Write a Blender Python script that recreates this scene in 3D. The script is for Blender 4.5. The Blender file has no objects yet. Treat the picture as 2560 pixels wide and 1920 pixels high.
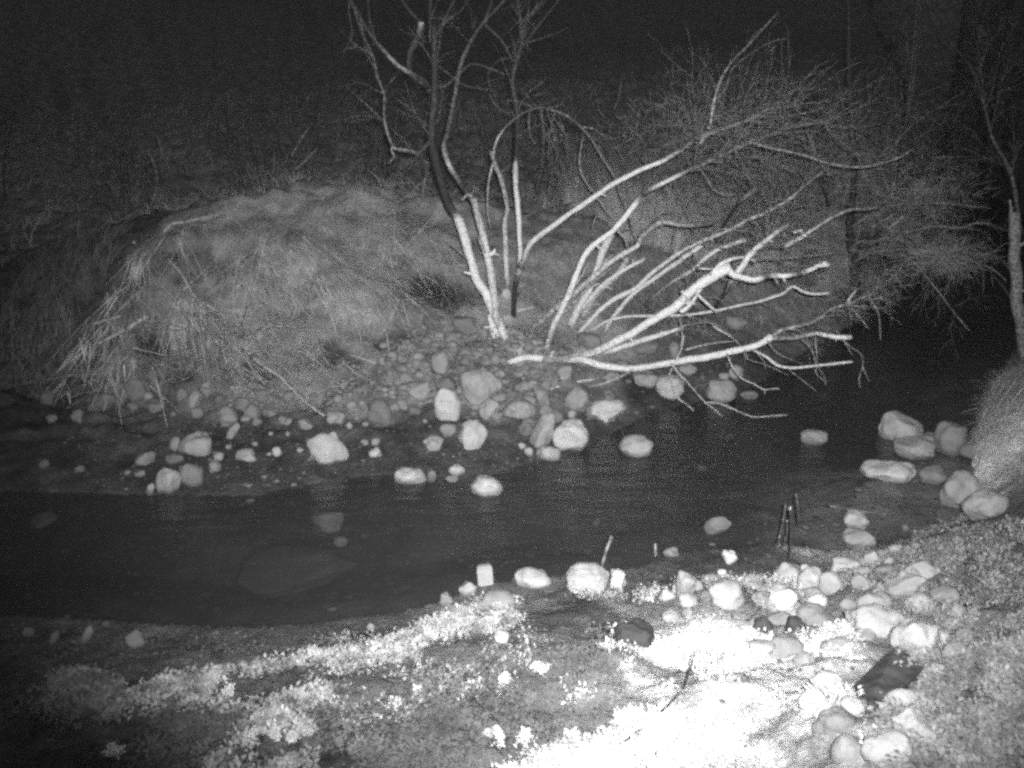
import bpy, math, random
import numpy as np
from mathutils import Vector

random.seed(7)
RNG = np.random.default_rng(11)
R = math.radians

# ------------------------------------------------------------------ camera, sky, light
scene = bpy.context.scene
COL = scene.collection
CAM_H, PITCH, F = 3.5, R(17.0), 2009.0          # metres, downward tilt, focal length in photo pixels (2560 wide)
cam_d = bpy.data.cameras.new('camera')
cam = bpy.data.objects.new('camera', cam_d)
COL.objects.link(cam)
cam.location = (0, 0, CAM_H)
cam.rotation_euler = (R(90) - PITCH, 0, 0)
cam_d.sensor_fit = 'HORIZONTAL'
cam_d.angle = 2 * math.atan(1280 / F)
cam_d.clip_start, cam_d.clip_end = 0.05, 2000
scene.camera = cam

world = bpy.data.worlds.new('World')
scene.world = world
world.use_nodes = True
wn, wl = world.node_tree.nodes, world.node_tree.links
wn.clear()
sky = wn.new('ShaderNodeTexSky'); sky.sky_type = 'NISHITA'; sky.sun_disc = False
sky.sun_elevation, sky.sun_rotation = R(35), R(200)
bw = wn.new('ShaderNodeRGBToBW')                 # the night camera sees infrared only: no colour
bg = wn.new('ShaderNodeBackground'); bg.inputs['Strength'].default_value = 0.036
out = wn.new('ShaderNodeOutputWorld')
wl.new(sky.outputs[0], bw.inputs[0]); wl.new(bw.outputs[0], bg.inputs['Color']); wl.new(bg.outputs[0], out.inputs[0])

moon_d = bpy.data.lights.new('moon', 'SUN'); moon_d.energy = 0.006; moon_d.angle = R(0.5)
moon = bpy.data.objects.new('moon', moon_d); COL.objects.link(moon)
moon.rotation_euler = (R(55), 0, R(-20))

# the camera's own infrared floodlight, mounted on the same mast: the one thing that lights this night picture
ir_d = bpy.data.lights.new('infrared_floodlight', 'SPOT')
ir_d.energy, ir_d.spot_size, ir_d.spot_blend, ir_d.shadow_soft_size = 8200, R(78), 1.0, 0.03
ir = bpy.data.objects.new('infrared_floodlight', ir_d); COL.objects.link(ir)
ir.location = (0.09, -0.03, CAM_H + 0.10)

scene.view_settings.view_transform = 'Standard'
scene.view_settings.look = 'None'
scene.view_settings.exposure = 0.0
scene.view_settings.gamma = 1.0
scene.view_settings.use_curve_mapping = False
scene.render.engine = 'CYCLES'
scene.cycles.use_denoising = False
scene.cycles.use_adaptive_sampling = True
scene.cycles.adaptive_threshold = 0.12
scene.cycles.adaptive_min_samples = 12
scene.cycles.max_bounces = 5
scene.cycles.diffuse_bounces = 2
scene.cycles.transparent_max_bounces = 12
scene.cycles.filter_width = 3.1

# ------------------------------------------------------------------ from picture to place
CP, SP = math.cos(PITCH), math.sin(PITCH)
def ray(px, py):
    u, v = (px - 1280) / F, (960 - py) / F
    return np.array([u, CP + v * SP, -SP + v * CP])
def at(px, py, Y):
    d = ray(px, py); t = Y / d[1]
    return np.array([d[0] * t, Y, CAM_H + d[2] * t])
def at_z(px, py, z):
    d = ray(px, py); t = (z - CAM_H) / d[2]
    return np.array([d[0] * t, d[1] * t, z])
def zone(ox, oy):
    k = 860 / 2212
    return lambda pts: [(ox + k * p[0], oy + k * p[1]) for p in pts]
R1, R2, R3 = zone(0, 0), zone(850, 0), zone(1700, 0)
R4, R5, R6 = zone(0, 600), zone(850, 500), zone(1700, 500)
ZA, ZC, ZQ = zone(0, 1100), zone(850, 1000), zone(1700, 1000)
ZD, ZE, ZG = zone(0, 1500), zone(850, 1500), zone(1700, 1500)
ir.scale = (1.3, 1.0, 1.0)                       # a flood wider than it is tall
ir_aim = at(1450, 780, 10.0)
ir.rotation_euler = (Vector(ir_aim) - ir.location).to_track_quat('-Z', 'Y').to_euler()

def _hash(ix, iy, iz=0, seed=0):
    h = (ix.astype(np.int64) * 374761393 + iy.astype(np.int64) * 668265263 + np.asarray(iz).astype(np.int64) * 2147483647 + seed * 144665) & 0xffffffff
    h = ((h ^ (h >> 13)) * 1274126177) & 0xffffffff
    h = ((h ^ (h >> 16)) * 2246822519) & 0xffffffff
    return ((h ^ (h >> 15)) & 0xffffff) / float(0xffffff)
def vnoise(x, y, z=None, seed=0):
    x, y = np.asarray(x, float), np.asarray(y, float)
    z = np.zeros_like(x) if z is None else np.asarray(z, float)
    fx, fy, fz = np.floor(x), np.floor(y), np.floor(z)
    tx, ty, tz = x - fx, y - fy, z - fz
    tx, ty, tz = [t * t * (3 - 2 * t) for t in (tx, ty, tz)]
    r = 0
    for dz in (0, 1):
        for dy in (0, 1):
            for dx in (0, 1):
                w = (tx if dx else 1 - tx) * (ty if dy else 1 - ty) * (tz if dz else 1 - tz)
                r = r + w * _hash(fx + dx, fy + dy, fz + dz, seed)
    return r * 2 - 1
def fbm(x, y, z=None, oct=4, seed=0):
    r, a, s = 0, 1.0, 1.0
    for k in range(oct):
        r = r + a * vnoise(np.asarray(x) * s, np.asarray(y) * s, None if z is None else np.asarray(z) * s, seed + k)
        a *= 0.5; s *= 2.03
    return r

# shorelines read off the photograph, on the water plane
far_px = [(-500, 1215), (0, 1228), (250, 1235), (480, 1240), (640, 1240), (820, 1205), (930, 1188), (1060, 1190), (1180, 1205), (1300, 1165),
          (1420, 1140), (1520, 1090), (1600, 1045), (1720, 1010), (1860, 975), (1980, 900), (2080, 835), (2180, 785)]
near_px = [(-500, 1530), (0, 1535), (250, 1550), (560, 1568), (800, 1558), (1000, 1530), (1110, 1500), (1200, 1462), (1320, 1446), (1450, 1432),
           (1570, 1425), (1660, 1392), (1800, 1365), (1960, 1360), (2080, 1378), (2190, 1372), (2300, 1335), (2400, 1300), (2445, 1220),
           (2430, 1120), (2450, 1010), (2500, 930), (2545, 860)]
far_xy = [tuple(at_z(a, b, 0)[:2]) for a, b in far_px]
near_xy = [tuple(at_z(a, b, 0)[:2]) for a, b in near_px]
far_xy = [(-60, far_xy[0][1] + 2)] + far_xy + [(9.5, 22), (16, 34), (24, 60)]
near_xy = [(-60, near_xy[0][1] - 1)] + near_xy + [(13.5, 20), (22, 32), (34, 60)]
RIVER = np.array(near_xy + far_xy[::-1])
def seg_dist(P, A, B):
    d = B - A; L = (d * d).sum()
    t = np.clip(((P - A) @ d) / L, 0, 1)
    return np.hypot(*(P - (A + t[:, None] * d)).T)
def inside(P, poly):
    r = np.zeros(len(P), bool); n = len(poly)
    for i in range(n):
        (x1, y1), (x2, y2) = poly[i], poly[(i + 1) % n]
        c = (y1 > P[:, 1]) != (y2 > P[:, 1])
        xi = (x2 - x1) * (P[:, 1] - y1) / ((y2 - y1) or 1e-9) + x1
        r ^= c & (P[:, 0] < xi)
    return r
def river_sd(P):
    d = np.full(len(P), 1e9)
    for L in (near_xy, far_xy):
        for a, b in zip(L[:-1], L[1:]):
            d = np.minimum(d, seg_dist(P, np.array(a), np.array(b)))
    return np.where(inside(P, RIVER), -d, d)

ctl = []
def cz(px, py, z): ctl.append(at_z(px, py, z))
def cy(px, py, Y): ctl.append(at(px, py, Y))
def cw(x, y, z): ctl.append(np.array([x, y, z], float))
def resample(L, step):
    o = []
    for a, b in zip(L[:-1], L[1:]):
        a, b = np.array(a), np.array(b); n = max(1, int(np.hypot(*(b - a)) / step))
        for i in range(n): o.append(a + (b - a) * i / n)
    return o
for L in (far_xy, near_xy):
    for p in resample([q for q in L if abs(q[0]) < 26 and q[1] < 36], 1.1): cw(p[0], p[1], 0.0)
# far side: gravel bar, then the banks and the mound
for a in [(-200, 1120, .10), (150, 1130, .07), (400, 1150, .05), (700, 1120, .06), (1000, 1110, .08), (1250, 1080, .10), (1450, 1030, .14),
          (80, 1030, .18), (300, 1030, .18), (520, 1005, .18), (800, 1000, .18), (1000, 965, .34), (1200, 925, .48), (1400, 905, .5),
          (1560, 930, .36), (1700, 905, .34), (1830, 880, .3), (1270, 845, .82), (1450, 815, .8), (1650, 800, .75), (1830, 785, .62)]: cz(*a)
for a in [(840, 500, 14.0), (650, 512, 13.8), (500, 545, 13.4), (400, 585, 13.0), (230, 715, 12.0), (150, 880, 11.0), (1000, 515, 14.2), (1120, 560, 14.0),
          (840, 740, 12.0), (600, 760, 11.8), (420, 820, 11.3), (250, 900, 10.9), (1080, 770, 12.0), (1300, 650, 13.2), (1500, 620, 14.0),
          (1700, 640, 14.6), (1900, 660, 15.2), (2050, 700, 16.0), (1700, 540, 17.5), (2000, 560, 19.0), (2150, 680, 17.5), (-100, 900, 11.5), (-300, 850, 12.5)]: cy(*a)
for a in [(-14, 16, 1.2), (-9, 17, 1.6), (-5, 18, 2.1), (-1, 18, 2.2), (3, 19, 2.2), (-20, 14, 1.2), (-14, 26, 2.8), (-4, 26, 3.2), (6, 26, 2.8), (12, 30, 2.4), (-20, 34, 5.0), (0, 36, 6.0), (12, 40, 5.0)]: cw(*a)
# near side
for a in [(-200, 1750, .25), (200, 1720, .2), (700, 1690, .28), (1150, 1610, .3), (1500, 1540, .28), (1900, 1450, .2), (1950, 1600, .46), (1800, 1750, .72),
          (1800, 1900, .95), (1000, 1900, .72), (400, 1900, .5), (50, 1900, .38), (2400, 1420, .36), (2520, 1200, .5), (2400, 1700, .8), (2520, 1900, 1.05),
          (2500, 1080, .45), (2550, 1000, .7), (2700, 1300, .9), (1350, 1720, .5)]: cz(*a)
for a in [(0, 0, 1.45), (-5, 0, 1.0), (5, 0, 1.7), (0, -8, 2.2), (9, 4, 1.6), (9, 9, 1.2), (13, 13, 1.3), (18, 20, 1.6), (-10, 2, .7), (-18, 2, .8), (18, 6, 2.2), (26, 26, 2.4)]: cw(*a)
CT = np.array(ctl)
def _tps(r2): return np.where(r2 > 1e-12, r2 * np.log(np.maximum(r2, 1e-12)), 0.0)
_n = len(CT)
_K = _tps(((CT[:, None, :2] - CT[None, :, :2]) ** 2).sum(-1)) + np.eye(_n) * 0.4
_Pm = np.c_[np.ones(_n), CT[:, :2]]
_A = np.block([[_K, _Pm], [_Pm.T, np.zeros((3, 3))]])
_w = np.linalg.solve(_A, np.r_[CT[:, 2], 0, 0, 0])
def base_h(P):
    o = np.zeros(len(P))
    for i in range(0, len(P), 20000):
        Q = P[i:i + 20000]
        o[i:i + 20000] = _tps(((Q[:, None, :] - CT[None, :, :2]) ** 2).sum(-1)) @ _w[:_n] + np.c_[np.ones(len(Q)), Q] @ _w[_n:]
    return o
def ss(a, b, x):
    t = np.clip((x - a) / (b - a), 0, 1); return t * t * (3 - 2 * t)
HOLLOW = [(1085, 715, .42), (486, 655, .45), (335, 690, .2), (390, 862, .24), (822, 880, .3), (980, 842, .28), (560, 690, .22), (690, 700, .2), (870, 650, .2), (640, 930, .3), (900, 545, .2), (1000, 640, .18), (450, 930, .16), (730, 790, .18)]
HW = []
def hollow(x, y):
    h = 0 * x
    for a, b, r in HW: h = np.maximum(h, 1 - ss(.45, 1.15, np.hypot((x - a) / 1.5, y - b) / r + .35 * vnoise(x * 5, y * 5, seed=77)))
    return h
def terrain(P):
    P = np.atleast_2d(np.asarray(P, float))
    x, y = P[:, 0], P[:, 1]
    sd = river_sd(P)
    r = np.hypot(x, y)
    farz = 2.0 + np.maximum(y - 22, 0) * 0.26 + np.maximum(np.abs(x) - 18, 0) * 0.22 + 1.0 * fbm(x / 17, y / 17, oct=3, seed=5) + np.maximum(-y, 0) * .08
    k = ss(20, 32, np.hypot(x - 1, y - 8))
    h = base_h(P) * (1 - k) + farz * k
    rough = 0.035 + 0.05 * ss(0.6, 2.5, sd)
    mw = ss(.4, 1.2, sd) * (y > 9) * ss(2.2, .2, x)
    h = h + mw * (.11 * fbm(x * 1.5 + 3, y * 1.5, oct=3, seed=51) + .05 * np.abs(fbm(x * 3.3, y * 3.3, oct=3, seed=52)))
    h = h + rough * fbm(x * 1.9, y * 1.9, oct=5, seed=1) * ss(-.1, .5, sd) + .012 * fbm(x * 9, y * 9, oct=3, seed=9)
    if HW: h = h - .12 * hollow(x, y)
    h = np.where(sd > 0, np.maximum(h, 0.012 + 0.05 * np.minimum(sd, 1.0)), h)
    bed = -0.38 * ss(0, 1.5, -sd) - .02 + .05 * fbm(x * 1.6, y * 1.6, oct=4, seed=21) * ss(0, .8, -sd)
    shallow = np.exp(-(((x - 4.0) / 1.4) ** 2 + ((y - 7.6) / 1.0) ** 2))       # the sandy shallows beside the right bank
    bed = bed + shallow * .31
    h = np.where(sd < 0, np.minimum(bed, -.015), h)
    return h
def TZ(x, y): return float(terrain([(x, y)])[0])
def hit(px, py, floor=0.0):
    """first point of the ground (or of the plane z = floor over the river) seen through a pixel of the photograph"""
    d = ray(px, py)
    Y = np.geomspace(2.0, 70, 260)
    t = Y / d[1]
    z = CAM_H + d[2] * t
    g = np.maximum(terrain(np.c_[d[0] * t, Y]), floor)
    i = int(np.argmax(z <= g)) if (z <= g).any() else len(Y) - 1
    if i > 0:
        a, b = z[i - 1] - g[i - 1], z[i] - g[i]
        s = a / (a - b) if a != b else 0
        y = Y[i - 1] + (Y[i] - Y[i - 1]) * min(max(s, 0), 1)
    else: y = Y[0]
    return at(px, py, y)

HW_ = [(*hit(a, b)[:2], r) for a, b, r in HOLLOW]
HW.extend(HW_)

# ------------------------------------------------------------------ materials
def mat(name):
    m = bpy.data.materials.new(name); m.use_nodes = True
    n, l = m.node_tree.nodes, m.node_tree.links
    return m, n, l, n['Principled BSDF']
def g3(v): return (v, v, v, 1)
def ramp(n, stops):
    r = n.new('ShaderNodeValToRGB'); e = r.color_ramp.elements
    while len(e) < len(stops): e.new(0.5)
    for el, (p, v) in zip(e, stops): el.position = p; el.color = g3(v)
    return r
def noise(n, l, scale, detail=5, rough=.6, coord='Object', vec=None):
    t = n.new('ShaderNodeTexNoise'); t.inputs['Scale'].default_value = scale; t.inputs['Detail'].default_value = detail; t.inputs['Roughness'].default_value = rough
    if vec is None:
        c = n.new('ShaderNodeTexCoord'); vec = c.outputs[coord]
    l.new(vec, t.inputs['Vector']); return t
def bump(n, l, b, src, strength, dist=.02):
    k = n.new('ShaderNodeBump'); k.inputs['Strength'].default_value = strength; k.inputs['Distance'].default_value = dist
    l.new(src, k.inputs['Height']); l.new(k.outputs[0], b.inputs['Normal'])
def math_n(n, l, op, a, b):
    m = n.new('ShaderNodeMath'); m.operation = op
    for i, v in enumerate((a, b)):
        if isinstance(v, (int, float)): m.inputs[i].default_value = v
        else: l.new(v, m.inputs[i])
    return m.outputs[0]

def rock_mat(name, v):
    m, n, l, b = mat(name)
    oi = n.new('ShaderNodeObjectInfo'); c = n.new('ShaderNodeTexCoord')
    add = n.new('ShaderNodeVectorMath'); add.operation = 'ADD'
    l.new(c.outputs['Object'], add.inputs[0]); l.new(oi.outputs['Random'], add.inputs[1])
    t = noise(n, l, 9, 8, .68, vec=add.outputs[0])
    r = ramp(n, [(.28, v * .66), (.5, v), (.74, v * 1.22)])
    l.new(t.outputs[0], r.inputs[0])
    sc = math_n(n, l, 'MULTIPLY_ADD', oi.outputs['Random'], .34); n[sc.node.name].inputs[2].default_value = .83
    mx = n.new('ShaderNodeMix'); mx.data_type = 'RGBA'; mx.blend_type = 'MULTIPLY'; mx.inputs[0].default_value = 1
    l.new(r.outputs[0], mx.inputs[6]); l.new(sc, mx.inputs[7])
    ge = n.new('ShaderNodeNewGeometry'); sp = n.new('ShaderNodeSeparateXYZ'); l.new(ge.outputs['Position'], sp.inputs[0])
    wz = math_n(n, l, 'MULTIPLY_ADD', t.outputs[0], -.09); n[wz.node.name].inputs[2].default_value = .045
    wz = math_n(n, l, 'ADD', wz, sp.outputs[2])
    rw = ramp(n, [(.035, .6), (.075, 1.0)]); l.new(wz, rw.inputs[0])         # dark wet foot where the stream laps
    mw = n.new('ShaderNodeMix'); mw.data_type = 'RGBA'; mw.blend_type = 'MULTIPLY'; mw.inputs[0].default_value = 1
    l.new(mx.outputs[2], mw.inputs[6]); l.new(rw.outputs[0], mw.inputs[7])
    l.new(mw.outputs[2], b.inputs['Base Color'])
    b.inputs['Roughness'].default_value = .85; b.inputs['Specular IOR Level'].default_value = .25
    t2 = noise(n, l, 38, 6, .7, vec=add.outputs[0]); bump(n, l, b, t2.outputs[0], .55, .02)
    return m
M_rock = {k: rock_mat('stone_' + k, v) for k, v in dict(white=.34, pale=.25, grey=.19, dim=.13, dark=.05).items()}

def wood_mat():
    m, n, l, b = mat('weathered_wood')
    at_ = n.new('ShaderNodeAttribute'); at_.attribute_name = 'peel_shade'
    t = noise(n, l, 26, 4, .6); t2 = noise(n, l, 120, 5, .7)
    a = math_n(n, l, 'SUBTRACT', t.outputs[0], .5); a = math_n(n, l, 'MULTIPLY', a, 1.15)
    s = math_n(n, l, 'ADD', at_.outputs['Fac'], a)
    a2 = math_n(n, l, 'SUBTRACT', t2.outputs[0], .5); a2 = math_n(n, l, 'MULTIPLY', a2, 1.25)
    s = math_n(n, l, 'ADD', s, a2)
    r = ramp(n, [(0.0, .022), (.3, .05), (.5, .145), (.8, .38), (1.0, .56)])  # dark stops serve bark and the shadow painted on upper limbs
    l.new(s, r.inputs[0]); l.new(r.outputs[0], b.inputs['Base Color'])
    b.inputs['Roughness'].default_value = .8; b.inputs['Specular IOR Level'].default_value = .2
    bump(n, l, b, t2.outputs[0], .9, .01)
    return m
M_wood = wood_mat()

def flat_mat(name, lo, hi, scale=14, coord='Object', rough=.9):
    m, n, l, b = mat(name)
    t = noise(n, l, scale, 5, .62, coord)
    r = ramp(n, [(.3, lo), (.7, hi)]); l.new(t.outputs[0], r.inputs[0]); l.new(r.outputs[0], b.inputs['Base Color'])
    b.inputs['Roughness'].default_value = rough; b.inputs['Specular IOR Level'].default_value = .15
    return m
M_grass = flat_mat('dry_grass', .11, .36, 2.2)
M_brush = flat_mat('grey_brush', .14, .32, 3)
M_leaf = flat_mat('bright_leaf', .22, .8, 4.5)
M_leafgrey = flat_mat('grey_leaf', .08, .30, 6)
M_dull = flat_mat('dull_leaf', .06, .16, 5)
M_gravel = flat_mat('small_stones', .07, .24, 5)
M_mudstone = flat_mat('muddy_stones', .04, .13, 5)
M_darkwood = flat_mat('charred_board', .025, .15, 9)
M_block = flat_mat('cut_block', .19, .27, 40)
M_strand = flat_mat('dead_strand', .14, .6, 3.5)
M_strip = flat_mat('pale_leaf', .05, .55, 8)
M_litter = flat_mat('leaf_litter', .05, .21, 4)
M_bedstone = flat_mat('bed_stone', .03, .08, 5)
M_barstone = flat_mat('bar_gravel', .04, .14, 5)
M_pale_brush = flat_mat('pale_brush', .24, .54, 2.2)

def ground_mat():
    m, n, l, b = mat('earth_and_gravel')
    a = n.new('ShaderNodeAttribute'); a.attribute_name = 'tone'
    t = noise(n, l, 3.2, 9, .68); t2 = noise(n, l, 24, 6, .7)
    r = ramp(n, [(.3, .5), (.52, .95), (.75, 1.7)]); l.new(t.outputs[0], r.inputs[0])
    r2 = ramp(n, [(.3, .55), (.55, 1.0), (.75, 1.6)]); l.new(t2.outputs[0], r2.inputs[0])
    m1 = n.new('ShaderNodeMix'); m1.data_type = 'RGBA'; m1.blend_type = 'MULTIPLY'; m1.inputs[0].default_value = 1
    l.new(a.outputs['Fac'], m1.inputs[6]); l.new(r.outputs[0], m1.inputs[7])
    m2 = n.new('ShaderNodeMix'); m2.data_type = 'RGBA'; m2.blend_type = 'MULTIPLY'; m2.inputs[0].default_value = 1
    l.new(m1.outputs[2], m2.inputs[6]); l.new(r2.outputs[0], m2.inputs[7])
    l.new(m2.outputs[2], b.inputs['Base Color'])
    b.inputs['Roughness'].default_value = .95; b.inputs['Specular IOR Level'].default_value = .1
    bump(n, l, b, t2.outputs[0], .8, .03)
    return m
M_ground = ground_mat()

def water_mat():
    m, n, l, b = mat('stream_water'); n.remove(b)
    o = n['Material Output']
    tr = n.new('ShaderNodeBsdfTransparent'); tr.inputs[0].default_value = g3(.6)
    gl = n.new('ShaderNodeBsdfGlossy'); gl.inputs['Roughness'].default_value = .07; gl.inputs[0].default_value = g3(.9)
    df = n.new('ShaderNodeBsdfDiffuse'); df.inputs[0].default_value = g3(.07)
    fr = n.new('ShaderNodeLayerWeight'); fr.inputs['Blend'].default_value = .5      # Schlick's curve, the same from above and below
    fp = math_n(n, l, 'POWER', fr.outputs['Facing'], 5); fq = math_n(n, l, 'MULTIPLY_ADD', fp, .95); n[fq.node.name].inputs[2].default_value = .02
    c = n.new('ShaderNodeTexCoord'); mp = n.new('ShaderNodeMapping'); mp.inputs['Scale'].default_value = (.55, 1.5, 1); mp.inputs['Rotation'].default_value = (0, 0, R(-14))
    l.new(c.outputs['Object'], mp.inputs[0])
    t = noise(n, l, 3.0, 5, .6, vec=mp.outputs[0])
    bp = n.new('ShaderNodeBump'); bp.inputs['Strength'].default_value = .55; bp.inputs['Distance'].default_value = .05
    l.new(t.outputs[0], bp.inputs['Height'])
    for s in (gl, fr): l.new(bp.outputs[0], s.inputs['Normal'])
    m0 = n.new('ShaderNodeMixShader'); m0.inputs[0].default_value = .3; l.new(tr.outputs[0], m0.inputs[1]); l.new(df.outputs[0], m0.inputs[2])
    m1 = n.new('ShaderNodeMixShader'); l.new(fq, m1.inputs[0]); l.new(m0.outputs[0], m1.inputs[1]); l.new(gl.outputs[0], m1.inputs[2])
    l.new(m1.outputs[0], o.inputs['Surface'])
    return m
M_water = water_mat()

# ------------------------------------------------------------------ mesh helpers
def link(o, parent=None):
    COL.objects.link(o)
    if parent is not None:
        o.parent = parent
        o.location = o.location - parent.location
    return o
def tag(o, label=None, cat=None, group=None, kind=None):
    for k, v in (('label', label), ('category', cat), ('group', group), ('kind', kind)):
        if v: o[k] = v
    return o
def empty(name, loc, label, cat, group=None):
    o = bpy.data.objects.new(name, None); o.location = loc; o.empty_display_size = .1
    COL.objects.link(o); return tag(o, label, cat, group)
def mesh_obj(name, V, Fs, m, parent=None, smooth=True, attr=None, origin=None):
    """V (n,3); Fs a list of integer arrays, each (k, sides)"""
    V = np.asarray(V, float)
    if origin is not None: V = V - np.asarray(origin)
    me = bpy.data.meshes.new(name)
    Fs = [np.asarray(f, np.int32) for f in Fs if len(f)]
    loops = np.concatenate([f.ravel() for f in Fs])
    sizes = np.concatenate([np.full(len(f), f.shape[1], np.int32) for f in Fs])
    starts = np.r_[0, np.cumsum(sizes)[:-1]].astype(np.int32)
    me.vertices.add(len(V)); me.vertices.foreach_set('co', V.astype(np.float32).ravel())
    me.loops.add(len(loops)); me.loops.foreach_set('vertex_index', loops)
    me.polygons.add(len(sizes)); me.polygons.foreach_set('loop_start', starts); me.polygons.foreach_set('loop_total', sizes)
    if smooth: me.polygons.foreach_set('use_smooth', np.ones(len(sizes), bool))
    me.update(calc_edges=True); me.validate()
    if attr:
        a = me.attributes.new(attr[0], 'FLOAT', 'POINT'); a.data.foreach_set('value', np.asarray(attr[1], np.float32))
    me.materials.append(m)
    o = bpy.data.objects.new(name, me)
    if origin is not None: o.location = origin
    return link(o, parent)
def catmull(P, val, step):
    P = np.asarray(P, float); val = np.asarray(val, float)
    E = np.vstack([2 * P[0] - P[1], P, 2 * P[-1] - P[-2]])
    o, ov = [], []
    for i in range(len(P) - 1):
        a, b, c, d = E[i:i + 4]
        n = max(2, int(np.linalg.norm(c - b) / step))
        for k in range(n):
            t = k / n
            o.append(.5 * (2 * b + (c - a) * t + (2 * a - 5 * b + 4 * c - d) * t * t + (3 * b - a - 3 * c + d) * t ** 3))
            ov.append(val[i] * (1 - t) + val[i + 1] * t)
    o.append(P[-1]); ov.append(val[-1])
    return np.array(o), np.array(ov)
class Tubes:
    def __init__(s): s.V, s.F, s.A, s.n = [], [], [], 0
    def add(s, P, rad, peel_shade, step=.09, sides=8, wig=.35, knots=.2):
        vals = np.c_[np.broadcast_to(rad, len(P)), np.broadcast_to(peel_shade, len(P))]
        C, v = catmull(P, vals, step)
        n = len(C); rr, pp = v[:, 0].copy(), v[:, 1]
        sd = random.random() * 100
        k = np.arange(n) * .55 + sd
        C = C + np.c_[vnoise(k, k * 0 + 1.3), vnoise(k, k * 0 + 7.7), vnoise(k, k * 0 + 3.1)] * (wig * rr)[:, None]
        T = np.gradient(C, axis=0); T /= np.linalg.norm(T, axis=1)[:, None] + 1e-9
        u = np.cross(T[0], [0.3, 1, .2]); u /= np.linalg.norm(u) + 1e-9
        ang = np.arange(sides) * 2 * math.pi / sides
        ca, sa = np.cos(ang), np.sin(ang)
        rings = np.empty((n, sides, 3))
        for i in range(n):
            u = u - T[i] * (u @ T[i]); u /= np.linalg.norm(u) + 1e-9
            w = np.cross(T[i], u)
            rings[i] = C[i] + rr[i] * (ca[:, None] * u + sa[:, None] * w)
        if knots and sides > 4:
            nz = fbm(rings[..., 0] * 11 + sd, rings[..., 1] * 11, rings[..., 2] * 11, oct=2)
            rings = C[:, None, :] + (rings - C[:, None, :]) * (1 + knots * nz)[..., None]
        b = s.n
        s.V.append(rings.reshape(-1, 3)); s.A.append(np.repeat(pp, sides))
        i, j = np.meshgrid(np.arange(n - 1), np.arange(sides), indexing='ij'); j2 = (j + 1) % sides
        s.F.append(np.stack([b + i * sides + j, b + i * sides + j2, b + (i + 1) * sides + j2, b + (i + 1) * sides + j], -1).reshape(-1, 4))
        s.V.append(np.array([C[0], C[-1]])); s.A.append(np.array([pp[0], pp[-1]]))
        e0 = b + n * sides
        tri = [(e0, b + (q + 1) % sides, b + q, b + q) for q in range(sides)] + [(e0 + 1, b + (n - 1) * sides + q, b + (n - 1) * sides + (q + 1) % sides, b + (n - 1) * sides + (q + 1) % sides) for q in range(sides)]
        s.T = getattr(s, 'T', []) + [t[:3] for t in tri]
        s.n += n * sides + 2
        return C, rr, T
    def build(s, name, m, parent=None, origin=None):
        return mesh_obj(name, np.concatenate(s.V), [np.concatenate(s.F), np.array(s.T)], m, parent, True, ('peel_shade', np.concatenate(s.A)), origin)

def twig(tb, p, d, L, r, depth, peel_shade, droop=0.0, sides=4, spread=.6, kids=(2, 4)):
    """a thin bare twig that curves and forks"""
    d = d / (np.linalg.norm(d) + 1e-9)
    n = 4; P = [p]; cur = d.copy()
    for i in range(n):
        cur = cur + RNG.normal(0, .16, 3) + np.array([0, 0, -droop * (i + 1) / n])
        cur /= np.linalg.norm(cur)
        P.append(P[-1] + cur * L / n)
    tb.add(P, [r, r * .85, r * .7, r * .52, r * .3], peel_shade, step=max(.07, L / 9), sides=sides, wig=.6, knots=0)
    if depth > 0:
        for k in range(random.randint(*kids)):
            i = random.randint(1, n - 1)
            dd = P[i + 1] - P[i]; dd = dd / np.linalg.norm(dd) + RNG.normal(0, spread, 3)
            twig(tb, P[i], dd, L * random.uniform(.4, .7), r * .6, depth - 1, peel_shade, droop, sides, spread, kids)

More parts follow.
